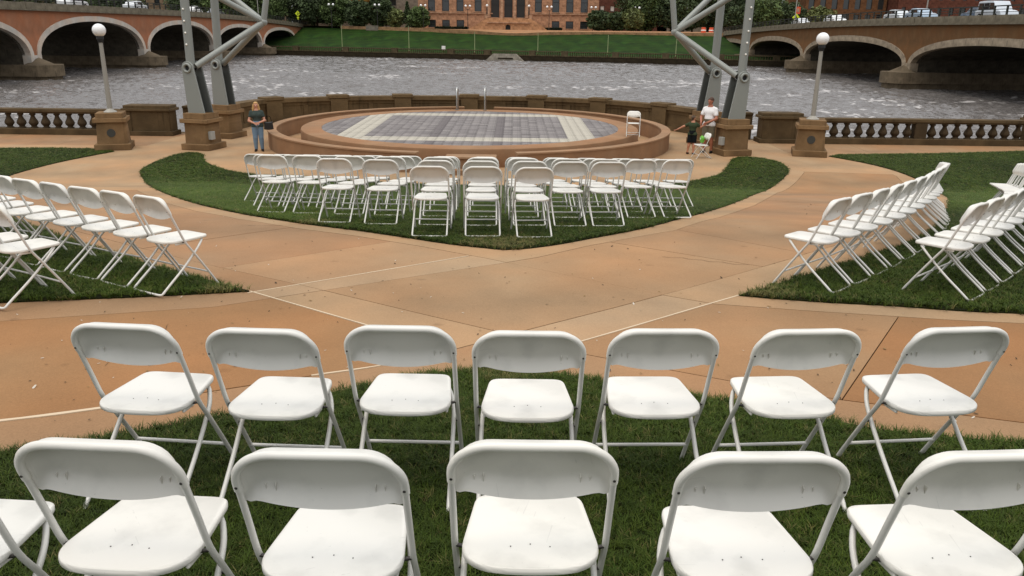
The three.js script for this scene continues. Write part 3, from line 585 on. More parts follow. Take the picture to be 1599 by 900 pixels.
structure('quay_wall', merge([uvBox(bx(59, 3.2, 0.5, -40.5, -1.62, -30.95)), uvBox(bx(62, 3.2, 0.5, 38.6, -1.62, -30.95))]), M.block);

// ---------------------------------------------------------------- lamps on pedestals
function lampPost(x, D, turn, label) {
  const g = base('street_lamp', x, 0, -D, turn); tag(g, label, 'street lamp', 'globe lamps on stone pedestals');
  const ped = new THREE.Group(); ped.name = 'pedestal'; g.add(ped);
  const shaft = new THREE.CylinderGeometry(0.80 / Math.SQRT2, 0.90 / Math.SQRT2, 0.72, 4, 1).rotateY(Math.PI / 4).translate(0, 0.53, 0);
  mesh('shaft', uvBox(shaft), M.pier, ped); mesh('plinth', uvBox(rbx(1.08, 0.2, 1.08, 0, 0.10, 0, 0.02)), M.pier, ped);
  mesh('cornice', uvBox(rbx(1.0, 0.14, 1.0, 0, 0.95, 0, 0.02)), M.pier, ped); mesh('cap', uvBox(rbx(0.82, 0.16, 0.82, 0, 1.095, 0, 0.02)), M.pier, ped);
  const med = mesh('medallion', new THREE.CylinderGeometry(0.13, 0.13, 0.02, 24).rotateX(Math.PI / 2 - 0.07).translate(0.0, 0.55, 0.43), std('#3a3a35', { metalness: 0.3, roughness: 0.5 }), ped);
  mesh('base_flange', new THREE.LatheGeometry([[0.2, 0], [0.2, 0.02], [0.11, 0.07], [0.075, 0.12]].map((p) => new THREE.Vector2(...p)), 20).translate(0, 1.175, 0), M.pole, g);
  mesh('pole', cyl(0.082, 0.058, 2.16, 0, 2.28, 0, 18), M.pole, g);
  mesh('collar', merge([cyl(0.075, 0.09, 0.1, 0, 3.38, 0, 18), cyl(0.11, 0.10, 0.1, 0, 3.48, 0, 18)]), M.black, g);
  mesh('globe', new THREE.SphereGeometry(0.2, 32, 20).translate(0, 3.70, 0), M.globe, g);
}
lampPost(-13.1, 26.5, R(18), 'white globe lamp on a tan stone pedestal, left of the stage');
lampPost(9.85, 26.95, R(-16), 'white globe lamp on a tan stone pedestal, right of the stage');

// ---------------------------------------------------------------- steel towers of the stage canopy
function tower(label, legs, node, ups, mirror) {
  const g = base('steel_tower', 0, 0, 0); tag(g, label, 'tower', 'steel canopy towers beside the stage');
  const sx = mirror ? -1 : 1;
  for (const { x, D, pin, top, box } of legs) {
    const ped = new THREE.Group(); ped.name = 'pedestal'; ped.position.set(x, 0, -D); ped.rotation.y = R(-14 * sx); g.add(ped);
    const shaft = new THREE.CylinderGeometry(0.76 / Math.SQRT2, 0.80 / Math.SQRT2, 0.72, 4, 1).rotateY(Math.PI / 4).translate(0, 0.54, 0);
    mesh('shaft', uvBox(shaft), M.pier, ped); mesh('plinth', uvBox(rbx(1.02, 0.2, 1.02, 0, 0.10, 0, 0.02)), M.pier, ped);
    mesh('cornice', uvBox(rbx(0.98, 0.13, 0.98, 0, 0.93, 0, 0.02)), M.pier, ped); mesh('cap', uvBox(rbx(0.8, 0.18, 0.8, 0, 1.085, 0, 0.015)), M.pier, ped);
    if (box) mesh('junction_box', rbx(0.13, 0.26, 0.2, sx * 0.46, 0.47, 0.2, 0.01), M.boxGrey, ped);
    // two plates with a pin between them
    const leg = new THREE.Group(); leg.name = 'plate_leg'; leg.position.set(x, 1.175, -D); leg.rotation.y = R(-14 * sx); g.add(leg);
    const H = pin.y - 1.175, dx = (pin.x - x) * 1.0, sh = new THREE.Shape();
    const wb = 0.29, wt = 0.2; sh.moveTo(-wb, 0); sh.lineTo(wb, 0); sh.lineTo(dx + wt, H); sh.absarc(dx, H, wt, 0, Math.PI, false); sh.lineTo(-wb, 0);
    const hole = new THREE.Path(); hole.absarc(dx, H, 0.085, 0, Math.PI * 2, true); sh.holes.push(hole);
    for (const o of [0, 1]) mesh('plate', new THREE.ExtrudeGeometry(sh, { depth: 0.05, bevelEnabled: true, bevelThickness: 0.006, bevelSize: 0.006, bevelSegments: 1, curveSegments: 16 }).translate(o * sx * 0.05, 0, o ? -0.20 : 0.18), o ? M.steelDark : M.steel, leg);
    mesh('web', bx(0.05, H * 0.82, 0.31, dx * 0.4 - sx * 0.05, H * 0.41, 0.016), M.steelDark, leg);
    mesh('boss', new THREE.TorusGeometry(0.12, 0.04, 10, 28).translate(dx, H, 0.245), M.steel, leg);
    mesh('pin', new THREE.CylinderGeometry(0.083, 0.083, 0.42, 20).rotateX(Math.PI / 2).translate(dx, H, 0.0), M.pinDark, leg);
    const dir = top.clone().sub(pin).normalize(), far = pin.clone().addScaledVector(dir, (10 - pin.y) / dir.y);
    mesh('column', bar(pin, far, 0.135, 20), M.steel, g);
    if (box) for (let k = 0; k < 6; k++) { const p = pin.clone().addScaledVector(dir, 0.72 + k * 0.355); mesh('bulb', new THREE.SphereGeometry(0.032, 10, 8).translate(p.x - sx * 0.02, p.y, p.z + 0.14), M.bulb, g); }
    mesh('brace', bar(pin.clone().add(V(sx * 0.16, 0.05, 0)), node, 0.10, 16), M.steel, g);
  }
  for (const u of ups) { const dir = u.clone().sub(node).normalize(); mesh('brace', bar(node, node.clone().addScaledVector(dir, Math.min(9, (10 - node.y) / dir.y)), 0.095, 16), M.steel, g); }
  mesh('node_joint', new THREE.SphereGeometry(0.125, 16, 12).translate(node.x, node.y, node.z), M.steel, g);
}
tower('grey steel tower on two stone pedestals left of the stage',
  [{ x: -10.25, D: 26.72, pin: V(-10.41, 2.58, -26.72), top: V(-10.39, 4.63, -26.72), box: true }, { x: -10.5, D: 29.68, pin: V(-10.55, 2.55, -29.68), top: V(-10.5, 4.73, -29.68), box: false }],
  V(-8.4, 4.01, -28.2), [V(-8.26, 4.7, -28.2), V(-9.50, 4.69, -27.6), V(-9.4, 4.69, -28.7)], false);
tower('grey steel tower on two stone pedestals right of the stage',
  [{ x: 7.22, D: 26.9, pin: V(7.35, 2.48, -26.9), top: V(7.4, 4.84, -26.9), box: true }, { x: 6.92, D: 29.3, pin: V(7.02, 2.49, -29.3), top: V(7.07, 4.92, -29.3), box: false }],
  V(5.32, 3.86, -28.1), [V(5.18, 4.86, -28.1), V(6.42, 4.87, -28.6), V(6.85, 4.88, -27.6)], true);

// chairs by the stage
chair(3.95, 26.95, -172, 'lone white folding chair standing on the stage', null, 0.552, true);
chair(6.05, 25.95, -100, 'white folding chair with a green bag on it beside the right tower', null, 0.0, true);

// ================================================================ river, bridges
const WY = -2.0;
{ // choppy water: rows thinner near the camera
  const rows = [], nz = makeNoise(5), nx = 520;
  for (let d = 29; d < 60; d += 0.12) rows.push(d); for (let d = 60; d < 110; d += 0.2) rows.push(d); for (let d = 110; d < 200; d += 0.35) rows.push(d); for (let d = 200; d < 420; d += 10) rows.push(d);
  const pos = [], idx = [], uv = [], col = [];
  rows.forEach((d, j) => {
    const half = 0.78 * d + 14;
    for (let i = 0; i <= nx; i++) {
      const x = (i / nx * 2 - 1) * half;
      const rg = (q) => 1 - Math.abs(2 * q - 1), w = nz(x * 0.45 + 0.2 * d, d * 0.8, 256) - 0.5, w2 = nz(x * 0.95 + d * 0.4, d * 2.3, 256) - 0.5, w3 = nz(x * 2.1 - d * 0.4, d * 4.6, 256) - 0.5, big = nz(x * 0.22, d * 0.3, 256);
      const amp = 0.6 + 0.8 * big;
      const cr = rg(nz(x * 0.9 + 31, d * 1.9 + 7, 256)) ** 2 - 0.33; const foam = nz(x * 1.7, d * 2.2, 256) * nz(x * 0.12 + 9, d * 0.16, 256) > 0.6 ? 1 : 0; col.push(...(foam ? [0.40, 0.38, 0.365] : [0.125, 0.115, 0.108]));
      pos.push(x, WY + cr * 0.11 * amp + (w * 0.09 + w2 * 0.17 + w3 * 0.15) * amp, -d); uv.push(x, d);
    }
    if (j) for (let i = 0; i < nx; i++) { const a = (j - 1) * (nx + 1) + i, b = a + nx + 1; idx.push(a, a + 1, b, a + 1, b + 1, b); }
  });
  const g = new THREE.BufferGeometry(); g.setAttribute('position', new THREE.Float32BufferAttribute(pos, 3)); g.setAttribute('uv', new THREE.Float32BufferAttribute(uv, 2)); g.setAttribute('color', new THREE.Float32BufferAttribute(col, 3)); g.setIndex(idx); g.computeVertexNormals();
  const rip = tex(512, (u, v) => { const t = 0.6 * fbm(nA, u, v, 12, 5) + 0.4 * fbm(nB, u, v, 30, 3); return [t, t, t]; }, false); rip.repeat.set(1 / 5, 1 / 3.5);
  const m = new THREE.MeshPhysicalMaterial({ color: 0xffffff, vertexColors: true, roughness: 0.10, ior: 1.33, bumpMap: rip, bumpScale: 0.12 });
  structure('river', g, m, 'choppy brown-grey river');
}
const BM = {
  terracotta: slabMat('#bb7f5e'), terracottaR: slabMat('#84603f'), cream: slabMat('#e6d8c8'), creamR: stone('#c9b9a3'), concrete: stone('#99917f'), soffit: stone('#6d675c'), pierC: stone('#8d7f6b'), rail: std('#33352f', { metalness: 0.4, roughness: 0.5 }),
  asphalt: std('#4c4b49', { roughness: 0.95 }),
};
// X: face of the bridge towards the camera; side: +1 if the deck lies to the left (x < X); piers: D of each pier line; deckY(D): underside of the parapet
function bridge(name, label, X, side, piers, springY, crownY, deckY, ringT, Dnear, Dfar, width, mats) {
  const g = base(name, 0, 0, 0); tag(g, label, 'bridge', 'arched bridges over the river');
  const archPts = (d0, d1, cr, t, n = 28) => { // three-centred look: flattened ellipse
    const c = (d0 + d1) / 2, a = (d1 - d0) / 2 + t, h = cr - springY + t, out = [];
    for (let i = 0; i <= n; i++) { const th = Math.PI * (1 - i / n), e = 0.92; out.push([c + a * Math.sign(Math.cos(th)) * Math.pow(Math.abs(Math.cos(th)), e), springY + h * Math.pow(Math.sin(th), 0.82)]); }
    return out;
  };
  const spans = []; for (let k = 0; k + 1 < piers.length; k++) spans.push([piers[k] + 0.95, piers[k + 1] - 0.95, crownY[k]]);
  // side profile with the arches cut out
  const prof = (inset_) => {
    const s = new THREE.Shape(), N = 40;
    s.moveTo(Dnear, springY - 1.2); s.lineTo(Dnear, deckY(Dnear));
    for (let i = 1; i <= N; i++) { const d = Dnear + (Dfar - Dnear) * i / N; s.lineTo(d, deckY(d)); }
    s.lineTo(Dfar, springY - 1.2);
    for (let k = spans.length - 1; k >= 0; k--) { const p = archPts(spans[k][0], spans[k][1], spans[k][2], inset_); s.lineTo(p[p.length - 1][0], springY - 1.2); for (let i = p.length - 1; i >= 0; i--) s.lineTo(p[i][0], p[i][1]); s.lineTo(p[0][0], springY - 1.2); }
    s.closePath(); return s;
  };
  // ExtrudeGeometry: x -> D, y -> y, z -> thickness; turn so that x' = -z (D to -z)
  const ext = (shape, from, to) => { const e = new THREE.ExtrudeGeometry(shape, { depth: Math.abs(to - from), bevelEnabled: false, curveSegments: 4 }); e.rotateY(Math.PI / 2); return uvBox(e.translate(Math.min(from, to), 0, 0)); };
  const out = side > 0 ? -1 : 1;                       // direction from the face into the bridge
  mesh('spandrel_wall', ext(prof(0.02), X, X + out * 0.5), mats.wall, g);
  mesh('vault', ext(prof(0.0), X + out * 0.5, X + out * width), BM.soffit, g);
  spans.forEach(([d0, d1, cr]) => {
    const o = archPts(d0, d1, cr, ringT), i = archPts(d0, d1, cr, 0), s = new THREE.Shape();
    s.moveTo(o[0][0], springY - 0.9); o.forEach((p) => s.lineTo(p[0], p[1])); s.lineTo(o[o.length - 1][0], springY - 0.9); s.lineTo(i[i.length - 1][0], springY - 0.9); [...i].reverse().forEach((p) => s.lineTo(p[0], p[1])); s.lineTo(i[0][0], springY - 0.9); s.closePath();
    mesh('arch_ring', ext(s, X - out * 0.14, X + out * 0.8), mats.ring, g);
  });
  for (const d of piers.slice(1, -1)) {
    const p = new THREE.Group(); p.name = 'pier'; p.position.set(X, 0, -d); g.add(p);
    const boat = (w, nose, y0, y1) => { const s = new THREE.Shape(); s.moveTo(out * width, -w); s.lineTo(-out * 1.2, -w); s.quadraticCurveTo(-out * nose, -w * 0.75, -out * nose, 0); s.quadraticCurveTo(-out * nose, w * 0.75, -out * 1.2, w); s.lineTo(out * width, w); s.closePath(); return uvBox(new THREE.ExtrudeGeometry(s, { depth: y1 - y0, bevelEnabled: false, curveSegments: 8 }).rotateX(-Math.PI / 2).translate(0, y0, 0)); };
    mesh('footing', boat(1.9, 2.3, WY - 1.5, springY - 1.75), mats.pier, p); mesh('pier_cap', boat(2.15, 2.6, springY - 1.75, springY - 0.55), mats.pier, p);
    mesh('pier_top', new THREE.ConeGeometry(1.75, 0.75, 10, 1, false, 0, Math.PI * 2).scale(0.9, 1, 1).translate(-out * 0.35, springY - 0.2, 0), mats.pier, p);
    mesh('springer', uvBox(bx(0.9, 1.5, 2.1, out * 0.32, springY - 0.35, 0)), mats.ring, p);
  }
  // deck, parapet band, kerb and railing that follow the hump
  const N = 36, strip = (x0, x1, y0, y1) => { const pos = [], q = (a, b, c, d) => pos.push(...a, ...b, ...c, ...a, ...c, ...d); for (let i = 0; i < N; i++) { const a = Dnear + (Dfar - Dnear) * i / N, b = Dnear + (Dfar - Dnear) * (i + 1) / N, ya = deckY(a), yb = deckY(b), P = (x, d, y) => [x, y, -d]; q(P(x0, a, ya + y1), P(x1, a, ya + y1), P(x1, b, yb + y1), P(x0, b, yb + y1)); q(P(x0, a, ya + y0), P(x0, b, yb + y0), P(x1, b, yb + y0), P(x1, a, ya + y0)); q(P(x0, a, ya + y0), P(x0, a, ya + y1), P(x0, b, yb + y1), P(x0, b, yb + y0)); q(P(x1, a, ya + y0), P(x1, b, yb + y0), P(x1, b, yb + y1), P(x1, a, ya + y1)); } const e = new THREE.BufferGeometry(); e.setAttribute('position', new THREE.Float32BufferAttribute(pos, 3)); e.computeVertexNormals(); return uvBox(e); };
  mesh('deck', strip(X + out * 0.2, X + out * width, -0.02, 0.45), BM.asphalt, g);
  mesh('cornice', strip(X - out * 0.42, X + out * 0.2, 0.0, 0.16), BM.concrete, g);
  mesh('parapet', strip(X - out * 0.28, X + out * 0.1, 0.16, 0.82), BM.concrete, g);
  mesh('far_parapet', strip(X + out * (width - 0.4), X + out * width, 0.4, 0.9), BM.concrete, g);
  for (const y of [1.05, 1.28, 1.55]) mesh('rail', strip(X - out * 0.14, X - out * 0.04, y, y + (y > 1.5 ? 0.10 : 0.05)), BM.rail, g);
  const pg = new THREE.BoxGeometry(0.14, 0.82, 0.16);
  for (let d = Math.max(Dnear, 55) + 1; d < Dfar; d += 2.0) { const m = mesh('railing_post', pg, BM.rail, g); m.position.set(X - out * 0.09, deckY(d) + 1.2, -d); }
  for (let d = piers[1]; d < Dfar; d += (piers[2] - piers[1])) { const m = mesh('parapet_pilaster', uvBox(bx(0.5, 0.9, 1.5, 0, 0.42, 0)), BM.concrete, g); m.position.set(X + out * -0.1, deckY(d), -d); }
}
const deckL = (d) => d < 120 ? 5.15 : 5.15 - 0.00021 * (d - 120) ** 2, deckR = (d) => d < 90 ? 4.78 : 4.78 - 0.000235 * (d - 90) ** 2;
bridge('arch_bridge', 'long terracotta bridge with cream arches crossing the river at left', -52, 1, [36, 63, 90.4, 118, 145.5, 172.9, 199.7], 0.15, [4.1, 4.1, 4.14, 3.93, 3.55, 3.0], deckL, 0.62, 30, 214, 19, { wall: BM.terracotta, ring: BM.cream, pier: BM.pierC });
bridge('arch_bridge', 'brown bridge with grey stained arches crossing the river at right', 44, -1, [31, 61, 93.6, 127.6, 157.4, 183], 0.35, [2.9, 2.88, 2.86, 2.5, 1.8], deckR, 0.72, 28, 187, 19, { wall: BM.terracottaR, ring: BM.creamR, pier: BM.pierC });

// ================================================================ far bank
// bank frame: u runs along the far quay, w inland; D = 160.6 - 0.297 x on the quay line
const E1 = [0.9586, -0.2847], E2 = [0.2847, 0.9586], BT = -0.2887;
const bankXZ = (u, w) => [u * E1[0] + w * E2[0], 160.6 + u * E1[1] + w * E2[1]];
const lerpT = (t, x) => { if (x <= t[0][0]) return t[0][1]; for (let i = 1; i < t.length; i++) if (x <= t[i][0]) { const k = (x - t[i - 1][0]) / (t[i][0] - t[i - 1][0]), s = k * k * (3 - 2 * k); return t[i - 1][1] + (t[i][1] - t[i - 1][1]) * s; } return t[t.length - 1][1]; };
const lawnTop = (x) => lerpT([[-49, 3.57], [-37, 3.42], [-24, 3.15], [-12, 2.74], [-0.6, 2.48], [10.7, 2.77], [20, 3.04], [40, 2.92]], x);
const wallTop = (x) => lerpT([[-49, 4.08], [-37, 4.0], [-24, 3.85], [-12, 3.5], [-1, 2.9], [10.7, 3.4], [20, 3.43], [40, 3.5]], x);
const FM = {
  lawn: std('#2d4a15', { map: farGrassMap, roughness: 1 }), quay: stone('#72664f'), quayDark: stone('#453d2f'), tanWall: stone('#bf9a74'), apron: slabMat('#b98c66'), city: std('#8a7a66', { map: stoneMap, roughness: 1 }),
  sand: stone('#e8b491'), sandTrim: stone('#ecc0a0'), sandSteps: stone('#efb88c'), frame: std('#23211e', { roughness: 0.5 }), glass: new THREE.MeshPhysicalMaterial({ color: new THREE.Color('#2b3030'), roughness: 0.12, clearcoat: 0.6 }), blind: std('#8d9489', { roughness: 0.8 }),
  brick: stone('#7c5346'), brickBrown: stone('#8a6548'), greyConc: stone('#a39b8e'), paleStone: stone('#a7957d'), windowWhite: std('#cfc9bf'), sign: std('#d3e21a', { roughness: 0.5 }), orange: std('#d2522a', { roughness: 0.6 }), white: std('#e6e4de', { roughness: 0.6 }),
};
function gridMesh(us, ws, yf, skirtY) {
  const pos = [], uv = [], idx = [], n = us.length;
  ws.forEach((w) => us.forEach((u) => { const [x, d] = bankXZ(u, w); pos.push(x, yf(x, w, u), -d); uv.push(u, w); }));
  for (let j = 0; j + 1 < ws.length; j++) for (let i = 0; i + 1 < n; i++) { const a = j * n + i, b = a + n; idx.push(a, a + 1, b, a + 1, b + 1, b); }
  const g = new THREE.BufferGeometry(); g.setAttribute('position', new THREE.Float32BufferAttribute(pos, 3)); g.setAttribute('uv', new THREE.Float32BufferAttribute(uv, 2)); g.setIndex(idx); g.computeVertexNormals(); return g;
}
const range = (a, b, s) => { const o = []; for (let v = a; v <= b + 1e-6; v += s) o.push(v); return o; };
structure('far_walkway', gridMesh([-400, ...range(-70, 60, 10), 400], [-0.2, 1.2, 2.6], () => -1.02), FM.tanWall);
structure('far_lawn', gridMesh([-400, ...range(-70, 60, 4), 400], [2.4, 4, 8, 12, 16, 20, 24, 27, 28.4], (x, w) => { const t = (w - 2.4) / 26; return -1.05 + (lawnTop(x) + 1.05) * (0.62 * t + 0.38 * t * t); }), FM.lawn, 'mown green slope above the far quay');
structure('terrace', gridMesh([-400, ...range(-70, 60, 5), 400], [28.1, 34, 45, 60, 120, 700], (x, w) => w < 30 ? wallTop(x) - 0.08 : 3.62), FM.apron);
{ // tan retaining wall along the top of the lawn
  const g = base('retaining_wall', 0, 0, 0); tag(g, 'low tan wall along the top of the far lawn', 'wall');
  const pos = [], q = (a, b, c, d) => pos.push(...a, ...b, ...c, ...a, ...c, ...d), us = range(-52, 46, 3.5);
  for (let i = 0; i + 1 < us.length; i++) {
    const P = (u, w, y) => { const [x, d] = bankXZ(u, w); return [x, y(x), -d]; }, lo = (x) => lawnTop(x) - 0.4, a = us[i], b = us[i + 1];
    q(P(a, 28, lo), P(b, 28, lo), P(b, 28, wallTop), P(a, 28, wallTop)); q(P(a, 28, wallTop), P(b, 28, wallTop), P(b, 28.6, wallTop), P(a, 28.6, wallTop)); q(P(b, 28.6, lo), P(a, 28.6, lo), P(a, 28.6, wallTop), P(b, 28.6, wallTop));
  }
  const w = new THREE.BufferGeometry(); w.setAttribute('position', new THREE.Float32BufferAttribute(pos, 3)); w.computeVertexNormals(); mesh('wall', uvBox(w), FM.tanWall, g);
}
{ // far quay with its balustrade
  const [ox, od] = bankXZ(0, 0), g = base('far_quay', ox, 0, -od, BT); tag(g, 'dark stone quay wall with a balustrade on the far bank', 'wall');
  const L = 130, c = -8;
  mesh('wall', uvBox(bx(L, 2.4, 0.6, c, WY - 0.2, 0)), FM.quayDark, g);
  mesh('base_course', uvBox(bx(L, 0.14, 0.75, c, -0.95, 0)), FM.quay, g); mesh('handrail', uvBox(bx(L, 0.16, 0.5, c, -0.2, 0)), FM.quay, g);
  const b6 = new THREE.LatheGeometry([[0.09, 0], [0.13, 0.16], [0.06, 0.38], [0.1, 0.62]].map((p) => new THREE.Vector2(...p)), 6), list = [];
  const posts = [-58, -47.5, -36, -25.1, -13.1, -5.5, 3.5, 9.8, 19.5, 28.7, 38.5, 48];
  for (let u = c - L / 2 + 0.3; u < c + L / 2; u += 0.42) if (!posts.some((p) => Math.abs(p - u) < 0.7)) list.push(b6.clone().translate(u, -0.88, 0));
  mesh('balusters', merge(list), FM.quay, g).userData.kind = 'stuff';
  for (const p of posts) mesh('post', uvBox(bx(1.25, 1.0, 0.7, p, -0.52, 0)), FM.quay, g);
  const s = new THREE.Shape([[-6.0, WY - 0.3], [2.4, WY - 0.3], [0.5, -0.72], [-4.1, -0.72]].map((p) => new THREE.Vector2(...p)));
  const o = base('outfall', ox, 0, -od, BT); tag(o, 'pale concrete outfall apron set in the far quay', 'outfall');
  mesh('apron', uvBox(new THREE.ExtrudeGeometry(s, { depth: 0.5, bevelEnabled: false }).translate(0, 0, 0.42)), stone('#c4bdb0'), o); mesh('grate', bx(3.0, 0.25, 0.1, -1.6, WY + 0.45, 0.95), FM.quayDark, o);
}
[[-35.6, 4.3], [-21.3, 4.2], [-7.9, 3.2], [4.4, 3.1], [17.4, 3.0], [29.5, 2.8]].forEach(([x, h], i) => {
  const D = 160.6 - 0.297 * x + 1.6, g = base('slim_pole', x, -1.0, -D); tag(g, 'slim pale pole on the far quay, ' + ORD[i] + ' from left', 'pole', 'slim poles on the far quay');
  mesh('shaft', cyl(0.085, 0.05, h + 1, 0, (h + 1) / 2, 0, 8), std('#8a9468', { roughness: 0.6 }), g); mesh('foot', rbx(0.3, 0.35, 0.3, 0, 0.18, 0, 0.02), FM.quay, g);
});
{ const g = base('utility_box', -14.2, -0.35, -166.5); tag(g, 'small white box standing on the far lawn', 'box'); mesh('cabinet', rbx(0.7, 0.8, 0.5, 0, 0.4, 0, 0.03), FM.white, g); mesh('post', cyl(0.06, 0.06, 0.6, 0, -0.2, 0, 8), FM.quay, g); }
{ const g = base('planter_block', -32.5, 3.05, -191.5); tag(g, 'grey concrete block at the top of the far lawn', 'block'); mesh('block', uvBox(rbx(2.7, 1.0, 1.0, 0, 0.55, 0, 0.05)), FM.greyConc, g); mesh('cap', uvBox(rbx(2.8, 0.1, 1.1, 0, 1.08, 0, 0.02)), FM.greyConc, g); }

// ---------------------------------------------------------------- facades with real openings
function facade(g, x0, x1, y0, y1, D, depth, mat, wins, style = {}) {
  const s = new THREE.Shape([[x0, y0], [x1, y0], [x1, y1], [x0, y1]].map((p) => new THREE.Vector2(...p)));
  for (const w of wins) { const h = new THREE.Path(); h.moveTo(w[0], w[2]); h.lineTo(w[0], w[3]); h.lineTo(w[1], w[3]); h.lineTo(w[1], w[2]); h.closePath(); s.holes.push(h); }
  mesh('wall', merge([uvBox(new THREE.ExtrudeGeometry(s, { depth: 0.45, bevelEnabled: false }).translate(0, 0, -D - 0.45)), uvBox(bx(x1 - x0, y1 - y0, depth - 0.5, (x0 + x1) / 2, (y0 + y1) / 2, -D - 0.5 - depth / 2))]), mat, g);
  for (const w of wins) {
    const cx = (w[0] + w[1]) / 2, cy = (w[2] + w[3]) / 2, ww = w[1] - w[0], wh = w[3] - w[2];
    const win = mesh('window', bx(ww, wh, 0.05, cx, cy, -D - 0.36), w[4] === 'door' ? FM.frame : style.glass || FM.glass, g);
    const t = style.frame ?? 0.12;
    mesh('frame', merge([bx(t, wh, 0.1, w[0] + t / 2, cy, -D - 0.28), bx(t, wh, 0.1, w[1] - t / 2, cy, -D - 0.28), bx(ww - 2 * t, t, 0.1, cx, w[2] + t / 2, -D - 0.28), bx(ww - 2 * t, t, 0.1, cx, w[3] - t / 2, -D - 0.28), ...(style.mid !== false ? [bx(ww - 2 * t, 0.09, 0.1, cx, cy, -D - 0.28)] : [])]), style.frameMat || FM.frame, win);
    if (style.sill !== false) mesh('sill', bx(ww + 0.2, 0.14, 0.3, cx, w[2] - 0.07, -D + 0.04), style.trim || mat, win);
  }
}
{ // civic hall with a grand stair
  const g = base('civic_hall', 0, 0, 0); tag(g, 'orange sandstone civic hall with tall dark windows and a grand stair', 'building');
  const wins = [], D = 206;
  for (const x of [-21.2, -17.8, -14.3, 8.9, 12.3, 15.8]) { wins.push([x, x + 1.85, 4.0, 5.75]); wins.push([x, x + 1.75, 7.75, 12.4]); }
  wins.push([-9.9, -8.2, 7.75, 12.4], [4.7, 6.4, 7.75, 12.4]);
  for (const x of [-5.9, -2.7, 0.3]) wins.push([x, x + 2.0, 6.45, 12.4, 'door']);
  facade(g, -23.6, 20.2, 3.3, 17, D, 22, FM.sand, wins, { trim: FM.sandTrim });
  mesh('belt_course', uvBox(bx(18.2, 0.22, 0.3, -14.6, 7.35, -D + 0.15)), FM.sandTrim, g); mesh('belt_course', uvBox(bx(17.2, 0.22, 0.3, 11.7, 7.35, -D + 0.15)), FM.sandTrim, g);
  for (const y of [8.4, 9.05, 9.7, 10.35, 11.0, 11.65]) for (const [a, b] of [[-23.6, -21.35], [-19.25, -17.95], [-15.85, -14.45], [-12.35, -10.05], [-8.05, -6.6], [3.1, 4.55], [6.55, 8.75], [10.8, 12.15], [14.2, 15.65], [17.7, 20.2]]) mesh('course', uvBox(bx(b - a, 0.56, 0.07, (a + b) / 2, y, -D + 0.02)), FM.sand, g);
  mesh('cornice', uvBox(bx(45, 0.7, 1.0, -1.7, 17.2, -D + 0.2)), FM.sandTrim, g);
  for (const x of [-6.5, -3.3, -0.2, 2.8]) mesh('pilaster', uvBox(bx(0.62, 6, 0.5, x, 9.4, -D + 0.2)), FM.sandTrim, g);
  // stair: a landing block with a niche and two flights that run down along the front
  const st = new THREE.Group(); st.name = 'grand_stair'; g.add(st);
  const s = new THREE.Shape([[-11.6, 3.2], [8.3, 3.2], [3.7, 6.2], [-6.8, 6.2]].map((p) => new THREE.Vector2(...p)));
  const h = new THREE.Path(); h.moveTo(-2.3, 3.6); h.lineTo(-2.3, 4.2); h.absarc(-1.7, 4.2, 0.6, Math.PI, 0, true); h.lineTo(-1.1, 3.6); h.closePath(); s.holes.push(h);
  mesh('front_wall', uvBox(new THREE.ExtrudeGeometry(s, { depth: 0.4, bevelEnabled: false }).translate(0, 0, -200.4)), FM.sandSteps, st);
  mesh('niche_back', bx(1.6, 1.8, 0.1, -1.7, 4.1, -200.9), FM.frame, st);
  mesh('landing', uvBox(bx(10.4, 0.3, 5.4, -1.55, 6.06, -203.2)), FM.sandSteps, st);
  for (const sd of [-1, 1]) for (let k = 0; k < 15; k++) { const x = (sd < 0 ? -6.8 : 3.7) + sd * (k + 0.5) * 0.31; mesh('step', uvBox(bx(0.32, 0.2, 5, x, 6.0 - k * 0.185, -203.2)), FM.sandSteps, st); }
  mesh('ledge', uvBox(bx(10.2, 0.22, 0.5, -1.55, 5.2, -199.95)), FM.sandTrim, st);
  for (const x of [-6.9, -3.3, -0.2, 3.6]) { mesh('newel', uvBox(bx(0.6, 0.9, 0.6, x, 6.6, -200.4)), FM.sandTrim, st); }
  for (const [x, l] of [[-6.7, 'left'], [3.2, 'right']]) { const q = base('stair_lamp', x, 7.05, -200.4); tag(q, l + ' globe lamp at the head of the grand stair', 'lamp', 'globe lamps of the grand stair'); mesh('post', cyl(0.16, 0.12, 1.7, 0, 0.85, 0, 8), FM.frame, q); mesh('globe', new THREE.SphereGeometry(0.3, 14, 10).translate(0, 1.95, 0), M.globe, q); }
  for (const [x, w, l] of [[-13.6, 8, 'left'], [9.9, 5.6, 'right']]) { const q = base('clipped_hedge', x - 1.5, 3.6, -200.6); tag(q, 'low dark clipped hedge ' + l + ' of the grand stair', 'hedge'); hedge(q, w); }
}
